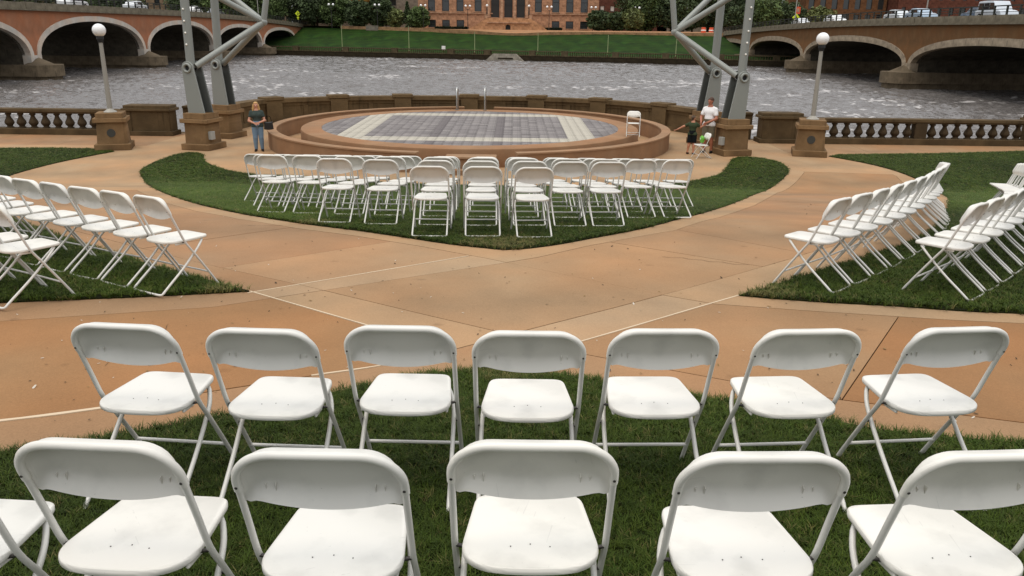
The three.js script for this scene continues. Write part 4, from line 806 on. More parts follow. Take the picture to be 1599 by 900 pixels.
function hedge(q, w) {
  const l = [], t = new THREE.PlaneGeometry(0.22, 0.16); let n = Math.round(w * 90);
  for (let i = 0; i < n; i++) { const x = rr(-w / 2, w / 2), y = rr(0.05, 0.62), z = rr(-0.5, 0.5); if (y < 0.5 && Math.abs(z) < 0.36 && Math.abs(x) < w / 2 - 0.3) continue; l.push(t.clone().rotateX(rr(-1.5, 1.5)).rotateY(rr(0, 6)).translate(x, y, z)); }
  mesh('leaves', merge(l), std('#1d2a14', { side: THREE.DoubleSide }), q).userData.kind = 'stuff'; mesh('core', bx(w - 0.3, 0.5, 0.8, 0, 0.25, 0), std('#10160b'), q);
}
[[-21.5, 198, 'leftmost'], [-11.1, 198, 'second'], [7.9, 198, 'third'], [18.2, 198, 'fourth'], [-43.4, 200, 'among the left trees'], [-32.4, 199, 'before the grey office block'], [28.2, 197, 'before the right bushes'], [38.9, 196, 'beside the right tower\'s trees']].forEach(([x, D, w], i) => {
  const g = base('twin_lamp', x, 3.6, -D); tag(g, i < 4 ? w + (i ? ' from left' : '') + ' twin-globe lamp standing before the civic hall' : 'twin-globe lamp on the far bank ' + w, 'street lamp', 'twin-globe lamps on the far terrace');
  mesh('pole', cyl(0.09, 0.06, 4.5, 0, 2.25, 0, 8), FM.frame, g); mesh('crossarm', tube([V(-0.5, 4.95, 0), V(-0.45, 4.6, 0), V(0, 4.45, 0), V(0.45, 4.6, 0), V(0.5, 4.95, 0)], 0.05, 16, 6), FM.frame, g);
  for (const s of [-1, 1]) mesh('globe', new THREE.SphereGeometry(0.27, 14, 10).translate(s * 0.5, 5.2, 0), M.globe, g);
});
function block(name, label, x0, x1, y1, D, mat, cols, rows, style = {}) {
  const g = base(name, 0, 0, 0); tag(g, label, 'building', 'buildings behind the far bank');
  const wins = [], y0 = 3.4, cw = (x1 - x0) / cols, rh = (y1 - y0 - 1) / rows, fx = style.fx ?? 0.5, fy = style.fy ?? 0.55;
  for (let i = 0; i < cols; i++) for (let j = 0; j < rows; j++) { const cx = x0 + (i + 0.5) * cw, cy = y0 + 0.8 + (j + 0.5) * rh; wins.push([cx - cw * fx / 2, cx + cw * fx / 2, cy - rh * fy / 2, cy + rh * fy / 2]); }
  facade(g, x0, x1, y0, y1, D, 18, mat, wins, { mid: false, sill: false, ...style });
  if (style.fins) for (let i = 0; i <= cols; i++) mesh('pilaster', uvBox(bx(cw * 0.3, y1 - y0, 0.6, x0 + i * cw, (y0 + y1) / 2, -D + 0.3)), mat, g);
  mesh('cornice', uvBox(bx(x1 - x0 + 1, 0.6, 1, (x0 + x1) / 2, y1 + 0.2, -D + 0.1)), mat, g);
}
block('brick_block', 'dark red brick block with rows of white windows right of the hall', 19, 47, 32, 262, FM.brick, 9, 7, { glass: FM.windowWhite, fx: 0.42, fy: 0.42 });
block('office_block', 'grey concrete office block left of the hall', -62, -33, 30, 242, FM.greyConc, 6, 6, { fx: 0.6, fy: 0.4 });
block('concrete_tower', 'pale concrete tower at the left end of the hall', -33, -23, 32, 236, FM.greyConc, 1, 5, { fx: 0.2, fy: 0.3 });
block('columned_building', 'pale stone building with tall pilasters behind the left bridge', -99, -71, 30, 250, FM.paleStone, 8, 3, { fx: 0.45, fy: 0.7, fins: true });
block('pale_block', 'pale stone block at the far left behind the bridge', -150, -100, 30, 262, FM.paleStone, 12, 6, { fx: 0.4, fy: 0.5 });
block('parking_deck', 'grey concrete parking deck behind the right trees', 44, 80, 30, 262, FM.greyConc, 4, 8, { fx: 0.94, fy: 0.5 });
block('brown_brick_block', 'brown brick block with dark bays behind the right bridge', 79, 101, 30, 232, FM.brickBrown, 7, 5, { fx: 0.5, fy: 0.75 });
block('long_brick_block', 'long red-brown brick building at the far right', 101.5, 146, 26, 226, FM.brick, 14, 6, { fx: 0.35, fy: 0.5 });

// ---------------------------------------------------------------- trees: limbs and leaf clumps
const leafMat = new THREE.MeshStandardMaterial({ color: 0xffffff, vertexColors: true, roughness: 0.8, side: THREE.DoubleSide });
const barkMat = stone('#4a3b2c');
function tree(name, label, x, D, h, rx, col, group, conifer) {
  if (!conifer) rx *= 1.18;
  const g = base(name, x, 3.5, -D); tag(g, label, 'tree', group);
  mesh('trunk', merge([bar(V(0, 0, 0), V(0.1, h * 0.55, 0), h * 0.028, 8, h * 0.012), ...[0, 1, 2, 3].map((k) => bar(V(0, h * 0.3, 0), V(Math.cos(k * 1.7) * rx * 0.5, h * 0.62, Math.sin(k * 1.7) * rx * 0.5), h * 0.012, 6, h * 0.005))]), barkMat, g);
  const pos = [], colr = [], clumps = [], n = conifer ? 60 : 135;
  for (let i = 0; i < n; i++) {
    if (conifer) { const t = Math.pow(rnd(), 0.8), a = rnd() * 6.28, r = rx * (1 - t) * Math.sqrt(rnd()); clumps.push([Math.cos(a) * r, h * (0.06 + 0.94 * t), Math.sin(a) * r, rx * 0.34 * (1.15 - t)]); }
    else { const a = rnd() * 6.28, c = rr(-1, 1), q = Math.cbrt(rr(0.25, 1)), s = Math.sqrt(1 - c * c); clumps.push([Math.cos(a) * s * q * rx * 0.88, h * (0.53 + 0.46 * c * q), Math.sin(a) * s * q * rx * 0.88, rx * rr(0.13, 0.3)]); }
  }
  const cc = new THREE.Color();
  for (const [cx, cy, cz, cr] of clumps) {
    const tone = rr(0.7, 1.25), m = Math.round(36 + cr * 22);
    for (let i = 0; i < m; i++) {
      const a = rnd() * 6.28, c = rr(-1, 1), s = Math.sqrt(1 - c * c), q = Math.cbrt(rnd()) * cr, P = V(cx + Math.cos(a) * s * q, cy + c * q * 0.8, cz + Math.sin(a) * s * q);
      if (P.y < 0.25) continue;
      const u = V(rr(-1, 1), rr(-0.6, 0.6), rr(-1, 1)).normalize(), v = V(rr(-1, 1), rr(-1, 1), rr(-1, 1)).cross(u).normalize(), L = rr(0.18, 0.42);
      u.multiplyScalar(L); v.multiplyScalar(L * 0.55);
      const k = tone * rr(0.75, 1.3); cc.setRGB(col[0] * k, col[1] * k, col[2] * k);
      for (const p of [P.clone().sub(u), P.clone().add(v), P.clone().sub(v), P.clone().add(v), P.clone().add(u), P.clone().sub(v)]) { pos.push(p.x, p.y, p.z); colr.push(cc.r, cc.g, cc.b); }
    }
  }
  const geo = new THREE.BufferGeometry(); geo.setAttribute('position', new THREE.Float32BufferAttribute(pos, 3)); geo.setAttribute('color', new THREE.Float32BufferAttribute(colr, 3)); geo.computeVertexNormals();
  mesh('crown', geo, leafMat, g);
}
const DG = [0.044, 0.068, 0.020], MG = [0.07, 0.105, 0.026], LG = [0.12, 0.14, 0.04], OG = [0.30, 0.16, 0.025];
[[-66, 212, 11, 4.6, DG, 'dark broad tree behind the left bridge railing, leftmost on the far bank'], [-60, 206, 9, 4.0, MG, 'mid green tree left of the yellow crossing sign'], [-54.5, 214, 12, 4.5, DG, 'tall dark tree right above the yellow crossing sign'],
  [-48.5, 207, 10.5, 4.2, DG, 'dense dark tree right of the yellow crossing sign'], [-43.5, 205, 8.0, 3.4, MG, 'rounded green tree in the middle of the left cluster'], [-39.5, 212, 11, 3.6, OG, 'tree turning orange among the green left cluster'],
  [-37.5, 203, 6.6, 3.0, DG, 'dark low tree before the orange one'], [-32.5, 204, 7.4, 2.8, DG, 'dark tree before the grey office block'], [-28.8, 203, 4.6, 1.9, LG, 'small yellowish tree left of the conifer'],
  [-22.9, 200, 4.9, 2.3, MG, 'round green tree at the left corner of the hall'],
  [19.5, 196, 4.6, 2.7, DG, 'dark bush-like tree at the right corner of the hall'], [23.6, 197, 4.2, 2.5, DG, 'low dark tree right of the hall, second from it'], [26.8, 195, 4.9, 2.4, LG, 'pale leaved tree in the right cluster'],
  [31.0, 201, 9.5, 4.0, MG, 'tall mid green tree left of the right tower'], [36.5, 198, 8.6, 3.6, DG, 'tall dark tree just left of the right tower'], [42.5, 203, 8.8, 3.4, DG, 'dark tree seen through the right tower braces'],
  [57, 215, 6.4, 3.6, DG, 'dark tree right of the right tower columns'], [63.5, 218, 8.2, 4.4, MG, 'broad green tree behind the right bridge railing'], [71, 220, 7.2, 4.2, DG, 'dark broad tree behind the right bridge, third from the tower'], [78, 217, 6.6, 3.6, LG, 'yellow-green tree at the end of the right bridge trees'],
  [-78, 222, 8.6, 4.2, MG, 'green tree in front of the columned building'], [-104, 225, 9, 5, LG, 'light green tree at the left end behind the left bridge'], [-95, 200, 7.5, 3.6, DG, 'dark tree left of the columned building']].forEach(([x, D, h, r, c, l]) => tree('broadleaf_tree', l, x, D, h, r, c, 'trees on the far bank'));
[[-150, 250, 17, 8], [-136, 235, 15, 7], [-122, 240, 16, 7.5], [-110, 228, 13, 6], [-86, 224, 10, 5], [-70, 232, 16, 6.5], [-58, 230, 17, 6.5], [-48, 228, 16, 6], [33, 226, 15, 6], [44, 222, 15, 6], [52, 228, 14, 6], [60, 234, 13, 6], [69, 236, 13, 6]].forEach(([x, D, h, r], i) => tree('broadleaf_tree', 'tall dark tree in the back row of the far bank, ' + ORD[i] + ' from left', x, D, h, r, i % 3 ? DG : MG, 'tall trees in the back row'));
tree('conifer_tree', 'narrow dark conifer at the left corner of the hall', -25.6, 201, 6.2, 1.5, DG, 'trees on the far bank', true);

// ---------------------------------------------------------------- signs and street things on the bridges
function diamondSign(x, y, D, label) {
  const g = base('crossing_sign', x, y, -D); tag(g, label, 'sign', 'yellow crossing signs');
  mesh('post', cyl(0.06, 0.06, 3.4, 0, 1.7, 0, 8), M.pole, g);
  mesh('panel', bx(0.95, 0.95, 0.05).rotateZ(Math.PI / 4).translate(0, 2.75, 0.08), FM.sign, g);
  const s = mesh('walking_figure', merge([new THREE.CylinderGeometry(0.08, 0.08, 0.02, 12).rotateX(Math.PI / 2).translate(0, 3.02, 0.12), bar(V(0, 2.92, 0.12), V(0, 2.68, 0.12), 0.06, 6), bar(V(0, 2.68, 0.12), V(-0.14, 2.4, 0.12), 0.04, 6), bar(V(0, 2.68, 0.12), V(0.14, 2.42, 0.12), 0.04, 6), bar(V(0, 2.88, 0.12), V(0.17, 2.7, 0.12), 0.03, 6)]), M.black, g);
  mesh('arrow_panel', rbx(0.55, 0.32, 0.05, 0, 1.85, 0.08, 0.02), FM.sign, g); mesh('lower_panel', rbx(0.3, 0.3, 0.05, 0, 1.45, 0.08, 0.02), FM.sign, g);
}
diamondSign(-52.6, 4.0, 205, 'yellow diamond pedestrian sign at the far end of the left bridge');
diamondSign(49.6, 3.6, 150, 'yellow crossing sign on the right bridge');
{ const g = base('banner_sign', 50.5, 4.6, -152); tag(g, 'orange banner on a pole above the right bridge', 'sign'); mesh('pole', cyl(0.06, 0.06, 4, 0, 2, 0, 8), M.pole, g); mesh('banner', bx(0.8, 1.2, 0.04, 0, 3.0, 0.1), FM.orange, g); mesh('emblem', bx(0.4, 0.6, 0.02, 0, 3.0, 0.135), FM.sandTrim, g); }
[[40.5, 181.5], [43.2, 186]].forEach(([x, D], i) => { const g = base('traffic_barrel', x, 3.3, -D); tag(g, ['orange construction barrel at the top of the far lawn by the right tower', 'orange-red barrier beside the end of the right bridge'][i], 'barrel'); mesh('drum', cyl(0.55, 0.42, 1.3, 0, 0.7, 0, 14), FM.orange, g); mesh('band', cyl(0.53, 0.5, 0.2, 0, 0.75, 0, 14), FM.white, g); });
[[-58, 96, 9], [-57, 188, 8], [57, 118, 9.5], [46.5, 141, 8]].forEach(([x, D, h], i) => { const g = base('bridge_light_pole', x, 5.3, -D); tag(g, 'grey light pole on the ' + ['left bridge near the left edge', 'left bridge near its far end', 'right bridge before the brick buildings', 'right bridge beside the tower'][i], 'pole', 'light poles on the bridges'); mesh('pole', cyl(0.1, 0.06, h, 0, h / 2, 0, 8), M.pole, g); mesh('arm', bar(V(0, h - 0.1, 0), V(x < 0 ? -1.4 : 1.4, h + 0.2, 0), 0.05, 6), M.pole, g); });

// ---------------------------------------------------------------- cars on the bridges
const tyreM = std('#151515', { roughness: 0.9 }), carGlass = new THREE.MeshPhysicalMaterial({ color: new THREE.Color('#1a2024'), roughness: 0.08, clearcoat: 1 });
function car(x, D, turn, color, label, van) {
  const dy = x < 0 ? deckL(D) : deckR(D), g = base('car', x, dy + 0.46, -D, turn); tag(g, label, 'car', 'cars on the bridges');
  const paint = new THREE.MeshPhysicalMaterial({ color: new THREE.Color(color), roughness: 0.35, metalness: 0.2, clearcoat: 0.8, clearcoatRoughness: 0.1 });
  const ex = (pts, w) => { const s = new THREE.Shape(); s.moveTo(...pts[0]); s.splineThru(pts.slice(1).map((p) => new THREE.Vector2(...p))); s.closePath(); return new THREE.ExtrudeGeometry(s, { depth: w - 0.16, bevelEnabled: true, bevelThickness: 0.08, bevelSize: 0.06, bevelSegments: 2, curveSegments: 3 }).translate(0, 0, -(w - 0.16) / 2); };
  const H = van ? 1.75 : 1.42;
  mesh('body', toCreasedNormals(ex([[-2.2, 0.3], [-2.25, 0.7], [-2.1, 0.88], [-1.2, 0.93], [0.9, 0.93], [1.9, 0.84], [2.2, 0.65], [2.2, 0.32], [1, 0.27], [-1, 0.27]], 1.78), R(40)), paint, g);
  mesh('cabin', toCreasedNormals(ex(van ? [[-2.1, 0.9], [-2.0, 1.55], [-1.7, H], [0.3, H], [0.7, 1.6], [1.3, 0.92]] : [[-1.7, 0.9], [-1.1, 1.32], [-0.7, H], [0.2, H], [0.6, 1.3], [1.2, 0.9]], 1.6), R(40)), paint, g);
  for (const s of [-1, 1]) for (const [a, b] of van ? [[-1.85, -0.95], [-0.85, 0.0], [0.08, 0.75]] : [[-1.0, -0.35], [-0.27, 0.55]]) { const p = new THREE.Shape([[a, 0.97], [b + (b > 0.5 ? 0.2 : 0), 0.97], [b, H - 0.13], [a + (a < -0.9 && !van ? 0.28 : 0), H - 0.13]].map((q) => new THREE.Vector2(...q))); mesh('window', new THREE.ExtrudeGeometry(p, { depth: 0.02, bevelEnabled: false }).translate(0, 0, s * 0.815 - 0.01), carGlass, g); }
  for (const [wx, s] of [[-1.35, -1], [-1.35, 1], [1.35, -1], [1.35, 1]]) { const w = mesh('wheel', new THREE.CylinderGeometry(0.33, 0.33, 0.22, 18).rotateX(Math.PI / 2).translate(wx, 0.33, s * 0.82), tyreM, g); mesh('rim', new THREE.CylinderGeometry(0.19, 0.19, 0.03, 12).rotateX(Math.PI / 2).translate(wx, 0.33, s * 0.935), M.boxGrey, w); }
  for (const s of [-1, 1]) { mesh('headlight', rbx(0.06, 0.14, 0.36, 2.2, 0.66, s * 0.62, 0.03), FM.white, g); mesh('tail_light', rbx(0.06, 0.16, 0.3, -2.24, 0.72, s * 0.64, 0.03), std('#7a1512'), g); }
}
const along = Math.PI / 2;
car(-55.5, 106.5, along, '#d8d8d6', 'white car on the left bridge, nearest the left edge'); car(-59, 113, -along, '#32363a', 'dark car on the left bridge behind the white one'); car(-55.5, 124, along, '#c9cccd', 'silver car on the left bridge above the globe lamp'); car(-59.5, 133, -along, '#e2e2df', 'pale car on the far lane of the left bridge'); car(-55.5, 146, along, '#dddcd8', 'white car on the left bridge behind the steel tower'); car(-55.8, 158, along, '#6a6d70', 'grey car on the left bridge right of the tower columns');
car(47.5, 84, -along, '#b9c0c6', 'silver van on the right bridge at the right edge', true); car(51, 93.5, along, '#3f5268', 'blue car on the right bridge, second from the right edge'); car(47.5, 99.5, -along, '#8fa3b4', 'light blue car in the middle of the right bridge'); car(47.6, 105.5, -along, '#c7cdd0', 'pale car following the light blue one on the right bridge'); car(51, 112, along, '#4b4e50', 'dark grey car on the far lane of the right bridge'); car(47.5, 126, -along, '#d4d6d4', 'white car on the right bridge right of the lamp globe'); car(47.6, 141, -along, '#c2c5c6', 'silver car at the far end of the right bridge');

// ================================================================ people
// bones: [ax, ay, az, bx, by, bz, ra, rb]; local frame: facing +z, x to the viewer's right
function sdfGeo(bones, cell, k = 0.03, grow = 0, cut) {
  const lo = [1e9, 1e9, 1e9], hi = [-1e9, -1e9, -1e9];
  for (const b of bones) for (let i = 0; i < 3; i++) for (const [c, r] of [[b[i], b[6]], [b[i + 3], b[7]]]) { lo[i] = Math.min(lo[i], c - r); hi[i] = Math.max(hi[i], c + r); }
  const pad = grow + cell * 3, ext = Math.max(...[0, 1, 2].map((i) => hi[i] - lo[i])) + 2 * pad, n = Math.ceil(ext / cell) + 1, mid = [0, 1, 2].map((i) => (lo[i] + hi[i]) / 2), half = n / 2;
  const mc = new MarchingCubes(n, new THREE.MeshBasicMaterial(), false, false, 120000); mc.isolation = 0;
  const s = (i) => (i - half) / half * ext / 2, f = mc.field;
  for (let z = 0; z < n; z++) for (let y = 0; y < n; y++) for (let x = 0; x < n; x++) {
    const px = mid[0] + s(x), py = mid[1] + s(y), pz = mid[2] + s(z); let d = 1e3;
    for (const b of bones) {
      const ex = b[3] - b[0], ey = b[4] - b[1], ez = b[5] - b[2], qx = px - b[0], qy = py - b[1], qz = pz - b[2];
      let t = (qx * ex + qy * ey + qz * ez) / (ex * ex + ey * ey + ez * ez + 1e-9); t = t < 0 ? 0 : t > 1 ? 1 : t;
      const e = Math.hypot(qx - ex * t, qy - ey * t, (qz - ez * t) * (b[8] ?? 1)) - (b[6] + (b[7] - b[6]) * t) - grow;
      const h = Math.max(0, Math.min(1, 0.5 + 0.5 * (d - e) / k)); d = d * (1 - h) + e * h - k * h * (1 - h);
    }
    if (cut) d = Math.max(d, cut(px, py, pz));
    f[x + y * n + z * n * n] = -d;
  }
  mc.update();
  const c = mc.count, g = new THREE.BufferGeometry(), P = new Float32Array(mc.positionArray.slice(0, c * 3)), N = new Float32Array(mc.normalArray.slice(0, c * 3));
  for (let i = 0; i < c; i++) { P[3 * i] = mid[0] + P[3 * i] * ext / 2; P[3 * i + 1] = mid[1] + P[3 * i + 1] * ext / 2; P[3 * i + 2] = mid[2] + P[3 * i + 2] * ext / 2; }
  g.setAttribute('position', new THREE.Float32BufferAttribute(P, 3));
  const w = mergeVertices(g, 1e-4); w.computeVertexNormals(); return w;
}
const skinM = std('#b98468', { roughness: 0.55 });
// a hand: palm and five curled fingers; at wrist p, pointing along d, palm towards n
function handBones(p, d, n, s = 1) {
  d = d.clone().normalize(); const w = n.clone().cross(d).normalize(), up = d.clone().cross(w).normalize(), o = [];
  const pt = (a, b, c) => p.clone().addScaledVector(d, a * s).addScaledVector(w, b * s).addScaledVector(up, c * s), bn = (a, b, r0, r1) => o.push([a.x, a.y, a.z, b.x, b.y, b.z, r0 * s, r1 * s]);
  for (const y of [-0.024, 0, 0.024]) bn(pt(0.01, y * 0.7, 0), pt(0.085, y, 0), 0.016, 0.014);
  [[-0.033, 0.062], [-0.011, 0.075], [0.011, 0.07], [0.033, 0.055]].forEach(([y, l]) => { const a = pt(0.09, y, 0), b = pt(0.09 + l * 0.5, y, -0.012), c = pt(0.09 + l * 0.8, y * 0.95, -0.04); bn(a, b, 0.0095, 0.009); bn(b, c, 0.009, 0.0075); });
  bn(pt(0.025, -0.03, -0.004), pt(0.06, -0.055, -0.012), 0.013, 0.011); bn(pt(0.06, -0.055, -0.012), pt(0.09, -0.055, -0.03), 0.0105, 0.0085);
  return o;
}
function figure(x, D, turn, label, H, J, o) {
  const g = base('person', x, 0, -D, turn); tag(g, label, 'person');
  const b = (p, q, r0, r1 = r0, sq) => [p.x, p.y, p.z, q.x, q.y, q.z, r0 * H, r1 * H, sq];
  const hc = J.head, fw = J.face.clone().normalize(), sdv = V(fw.z, 0, -fw.x);
  const body = [
    b(hc.clone().add(V(0, 0.018 * H, 0)).addScaledVector(fw, -0.012 * H), hc.clone().add(V(0, 0.012 * H, 0)), 0.046, 0.044), b(hc.clone().addScaledVector(fw, 0.008 * H).add(V(0, -0.012 * H, 0)), hc.clone().addScaledVector(fw, 0.016 * H).add(V(0, -0.042 * H, 0)), 0.036, 0.022),
    b(hc.clone().addScaledVector(fw, 0.046 * H).add(V(0, 0.004 * H, 0)), hc.clone().addScaledVector(fw, 0.056 * H).add(V(0, -0.012 * H, 0)), 0.006, 0.009),
    ...[-1, 1].map((s) => b(hc.clone().addScaledVector(sdv, s * 0.044 * H).add(V(0, 0.006 * H, 0)), hc.clone().addScaledVector(sdv, s * 0.046 * H).add(V(0, -0.012 * H, 0)), 0.010, 0.006)),
    b(J.neck, hc.clone().add(V(0, -0.02 * H, 0)), 0.032, 0.030), b(J.neck.clone().add(V(0, -0.02 * H, 0)), J.chest, 0.05, 0.075), b(J.chest.clone().add(V(-0.04 * H, 0, 0)), J.chest.clone().add(V(0.04 * H, 0, 0)), 0.07), b(J.chest, J.waist, 0.078, o.waist ?? 0.07), b(J.waist, J.hip, o.waist ?? 0.07, 0.078), b(J.hipL, J.hipR, 0.066),
  ];
  const arms = [], legs = [], hands = [], feet = [];
  for (const s of ['L', 'R']) {
    arms.push(b(J.neck.clone().lerp(J['sh' + s], 0.55).add(V(0, -0.012 * H, 0)), J['sh' + s], 0.034, 0.032), b(J['sh' + s], J['el' + s], 0.031, 0.024), b(J['el' + s], J['wr' + s], 0.024, 0.016));
    hands.push(...handBones(J['wr' + s], J['wr' + s].clone().sub(J['el' + s]), J['palm' + s] || V(0, -1, 0), H / 1.75));
    legs.push(b(J['hip' + s], J['kn' + s], 0.056, 0.036), b(J['kn' + s], J['an' + s], 0.035, 0.022), b(J['kn' + s].clone().lerp(J['an' + s], 0.25).add(V(0, 0, -0.008 * H)), J['kn' + s].clone().lerp(J['an' + s], 0.4), 0.034, 0.028));
    const t = J['toe' + s] || V(0.02, 0, 1); feet.push(b(J['an' + s].clone().add(V(0, -0.018 * H, 0)), J['an' + s].clone().addScaledVector(t.clone().normalize(), 0.085 * H).setY(0.014 * H), 0.024, 0.016));
  }
  mesh('body', merge([sdfGeo([...body, ...arms, ...legs, ...feet], 0.018, 0.025), sdfGeo(hands, 0.0055, 0.006)]), o.skin || skinM, g);
  mesh('shirt', sdfGeo([...body.slice(6), arms[0], arms[3], b(J.shL, J.shL.clone().lerp(J.elL, o.sleeve ?? 0.5), 0.031, 0.032), b(J.shR, J.shR.clone().lerp(J.elR, o.sleeve ?? 0.5), 0.031, 0.032), ...(o.bust || []).map((q) => b(...q))], 0.016, 0.03, 0.012, (px, py, pz) => Math.max(o.hem - py, py - (J.neck.y + 0.01 * H) - (Math.abs(px - J.neck.x) < 0.05 * H ? -0.03 * H : 0.02 * H))), o.shirt, g);
  const kneeCut = o.legEnd;
  mesh(o.legEnd > 0.2 ? 'shorts' : 'trousers', sdfGeo([body[9], body[8], ...legs.map((l) => { const q = [...l]; if (o.legEnd > 0.2) { q[6] *= 1.06; q[7] *= 1.3; } return q; })], 0.016, 0.025, o.legEnd > 0.2 ? 0.016 : 0.017, (px, py) => Math.max(kneeCut - py, py - (J.waist.y + 0.0 * H))), o.trousers, g);
  feet.forEach((f) => mesh('shoe', sdfGeo([f], 0.012, 0.01, 0.009, (px, py) => Math.max(-py - 0.001, py - 0.065 * H)), o.shoes, g));
  for (const s of [-1, 1]) { const e = hc.clone().addScaledVector(fw, 0.043 * H).addScaledVector(sdv, s * 0.018 * H).add(V(0, 0.004 * H, 0)); mesh('eye', new THREE.SphereGeometry(0.0055 * H, 8, 6).translate(e.x, e.y, e.z), M.black, g); }
  const mo = hc.clone().addScaledVector(fw, 0.041 * H).add(V(0, -0.031 * H, 0)); mesh('mouth', new THREE.SphereGeometry(0.010 * H, 8, 6).scale(1, 0.35, 0.5).translate(mo.x, mo.y, mo.z), std('#8c4b42'), g);
  mesh('hair', sdfGeo(o.hair(hc, fw, sdv, H).map((q) => b(...q)), 0.011, 0.02, 0, (px, py, pz) => { const q = V(px, py, pz).sub(hc); return Math.min(0.05, Math.max(q.dot(fw) - 0.022 * H, -9)) > 0 && q.y < 0.035 * H ? 0.03 : -1; }), o.hairMat, g);
  return g;
}
const cap = (hc, fw, H) => [hc.clone().add(V(0, 0.024 * H, 0)).addScaledVector(fw, -0.018 * H), hc.clone().add(V(0, 0.022 * H, 0)).addScaledVector(fw, 0.002 * H), 0.049, 0.047];
{ // woman in front of the left wall end, hands folded
  const H = 1.58, y = (f) => f * H;
  const w = figure(-8.3, 26.3, R(14), 'woman with long blonde hair in dark shirt and jeans by the stage wall', H, {
    head: V(0.0, y(0.925), 0.02), face: V(0.1, -0.05, 1), neck: V(0, y(0.845), 0), chest: V(0, y(0.735), 0.005), waist: V(0, y(0.62), 0.005), hip: V(0, y(0.545), 0), hipL: V(-0.085, y(0.51), 0), hipR: V(0.085, y(0.51), 0),
    shL: V(-0.155, y(0.782), 0), elL: V(-0.245, y(0.62), 0.03), wrL: V(-0.06, y(0.575), 0.20), palmL: V(0, 0, -1), shR: V(0.155, y(0.782), 0), elR: V(0.245, y(0.625), 0.03), wrR: V(0.07, y(0.59), 0.21), palmR: V(0, 0, -1),
    knL: V(-0.09, y(0.28), 0.02), anL: V(-0.095, y(0.045), -0.01), knR: V(0.09, y(0.28), 0.025), anR: V(0.10, y(0.045), -0.005), toeL: V(-0.15, 0, 1), toeR: V(0.2, 0, 1),
  }, { hem: y(0.495), sleeve: 0.42, legEnd: 0.05, waist: 0.066, shirt: std('#3c4642', { roughness: 0.9 }), trousers: std('#6d8294', { roughness: 0.95 }), shoes: std('#2a2320'), hairMat: std('#b58d55', { roughness: 0.6 }), skin: std('#c08a70', { roughness: 0.55 }),
    bust: [[V(-0.06, y(0.735), 0.075), V(-0.06, y(0.73), 0.08), 0.038, 0.036], [V(0.06, y(0.735), 0.075), V(0.06, y(0.73), 0.08), 0.038, 0.036]],
    hair: (hc, fw, sd, H) => [cap(hc, fw, H), ...[-1, 1].flatMap((s) => [[hc.clone().addScaledVector(sd, s * 0.044 * H), hc.clone().addScaledVector(sd, s * 0.055 * H).add(V(0, -0.07 * H, 0.0)), 0.022, 0.024], [hc.clone().addScaledVector(sd, s * 0.055 * H).add(V(0, -0.07 * H, 0)), hc.clone().addScaledVector(sd, s * 0.062 * H).add(V(0, -0.165 * H, 0.03)), 0.024, 0.012]]), [hc.clone().addScaledVector(fw, -0.03 * H), hc.clone().addScaledVector(fw, -0.035 * H).add(V(0, -0.14 * H, 0)), 0.04, 0.036]] });
  const bag = base('handbag', -7.96, 0.72, -26.38, R(20)); tag(bag, 'black handbag hanging at the woman\'s side', 'bag');
  const s = new THREE.Shape(); s.moveTo(-0.13, 0); s.quadraticCurveTo(0, -0.03, 0.13, 0); s.lineTo(0.11, 0.2); s.quadraticCurveTo(0, 0.17, -0.11, 0.2); s.closePath();
  mesh('bag_body', new THREE.ExtrudeGeometry(s, { depth: 0.06, bevelEnabled: true, bevelThickness: 0.02, bevelSize: 0.02, bevelSegments: 2 }), std('#14110f', { roughness: 0.5 }), bag); mesh('strap', tube([V(-0.1, 0.19, 0.03), V(-0.06, 0.38, 0.03), V(0.06, 0.38, 0.03), V(0.1, 0.19, 0.03)], 0.01, 16, 6), std('#14110f'), bag);
}
{ // man in a white shirt, turned to the boy
  const H = 1.83, y = (f) => f * H;
  figure(6.5, 27.15, R(-38), 'man in white t-shirt and camouflage shorts beside the right tower', H, {
    head: V(0, y(0.925), 0.03), face: V(-0.25, -0.2, 1), neck: V(0, y(0.845), 0), chest: V(0, y(0.735), 0), waist: V(0, y(0.62), 0.015), hip: V(0, y(0.545), 0), hipL: V(-0.095, y(0.51), 0), hipR: V(0.095, y(0.51), 0),
    shL: V(-0.19, y(0.782), 0), elL: V(-0.28, y(0.635), 0.06), wrL: V(-0.17, y(0.555), 0.26), palmL: V(1, 0, 0), shR: V(0.19, y(0.782), 0), elR: V(0.27, y(0.63), 0.06), wrR: V(0.05, y(0.56), 0.29), palmR: V(-1, 0, 0),
    knL: V(-0.11, y(0.28), 0.03), anL: V(-0.12, y(0.045), -0.02), knR: V(0.11, y(0.28), 0.0), anR: V(0.13, y(0.045), -0.05), toeL: V(-0.2, 0, 1), toeR: V(0.25, 0, 1),
  }, { hem: y(0.49), sleeve: 0.55, legEnd: y(0.29), waist: 0.078, shirt: std('#e9e7e6', { roughness: 0.9 }), trousers: std('#c9c0ae', { roughness: 0.95, map: tex(256, (u, v) => { const a = fbm(nA, u, v, 10, 3), q = fbm(nB, u, v, 12, 3), t = a > 0.55 ? 0.28 : q > 0.52 ? 0.85 : 0.58; return [t, t * 0.98, t * 0.9]; }, true, 3) }), shoes: std('#1e1b19'), hairMat: std('#4a3325', { roughness: 0.7 }), skin: std('#a86a50', { roughness: 0.55 }),
    hair: (hc, fw, sd, H) => [cap(hc, fw, H), [hc.clone().addScaledVector(fw, -0.03 * H).add(V(0, 0.01 * H, 0)), hc.clone().addScaledVector(fw, -0.028 * H).add(V(0, -0.03 * H, 0)), 0.038, 0.026]] });
}
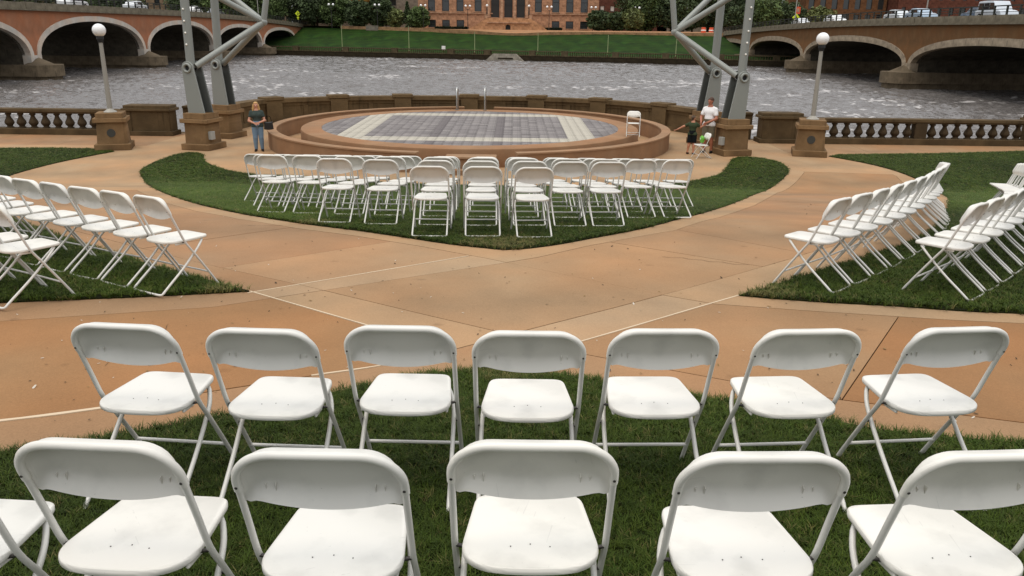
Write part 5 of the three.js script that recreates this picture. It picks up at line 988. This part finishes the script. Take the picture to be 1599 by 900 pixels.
{ // boy with an arm stretched to the wall, back half turned
  const H = 1.28, y = (f) => f * H;
  figure(5.88, 26.75, R(150), 'boy in dark green t-shirt and black shorts reaching out to the wall', H, {
    head: V(0, y(0.915), 0.01), face: V(-0.5, -0.05, 1), neck: V(0, y(0.835), 0), chest: V(0, y(0.735), 0), waist: V(0, y(0.62), 0.0), hip: V(0, y(0.545), 0), hipL: V(-0.065, y(0.51), 0), hipR: V(0.065, y(0.51), 0),
    shL: V(-0.12, y(0.77), 0), elL: V(-0.22, y(0.70), 0.12), wrL: V(-0.27, y(0.73), 0.28), palmL: V(0, -1, 0), shR: V(0.12, y(0.77), 0), elR: V(0.31, y(0.70), -0.06), wrR: V(0.49, y(0.62), -0.12), palmR: V(0, -1, 0),
    knL: V(-0.07, y(0.28), 0.02), anL: V(-0.075, y(0.05), -0.02), knR: V(0.085, y(0.28), 0.0), anR: V(0.12, y(0.05), -0.03),
  }, { hem: y(0.50), sleeve: 0.5, legEnd: y(0.30), waist: 0.068, shirt: std('#39432f', { roughness: 0.9 }), trousers: std('#161a1c', { roughness: 0.9 }), shoes: std('#2b1d19'), hairMat: std('#4b3826', { roughness: 0.7 }), skin: std('#b67c5f', { roughness: 0.55 }),
    hair: (hc, fw, sd, H) => [cap(hc, fw, H), [hc.clone().addScaledVector(fw, -0.03 * H).add(V(0, 0.01 * H, 0)), hc.clone().addScaledVector(fw, -0.03 * H).add(V(0, -0.03 * H, 0)), 0.038, 0.028]] });
}
{ const b = base('green_bag', 6.1, 0.45, -25.98, R(-100)); tag(b, 'crumpled bright green bag lying on the chair beside the right tower', 'bag');
  const g = new THREE.IcosahedronGeometry(0.105, 4), p = g.attributes.position; for (let i = 0; i < p.count; i++) { const v = V(p.getX(i), p.getY(i), p.getZ(i)), n = fbm(nA, v.x * 1.3 + 0.5, v.y * 1.3 + v.z + 0.5, 8, 4); v.multiplyScalar(0.7 + 0.65 * n); p.setXYZ(i, v.x * 0.95, v.y * 1.1 + 0.14, v.z * 0.75 + 0.06); }
  g.computeVertexNormals(); mesh('sack', g, std('#5fa32c', { roughness: 0.6 }), b); mesh('print', new THREE.TorusGeometry(0.04, 0.016, 6, 14).translate(0.0, 0.15, 0.12), FM.white, b); }

scene.traverse((o) => { if (o.isMesh) { o.castShadow = true; o.receiveShadow = true; } });
renderer.render(scene, camera);
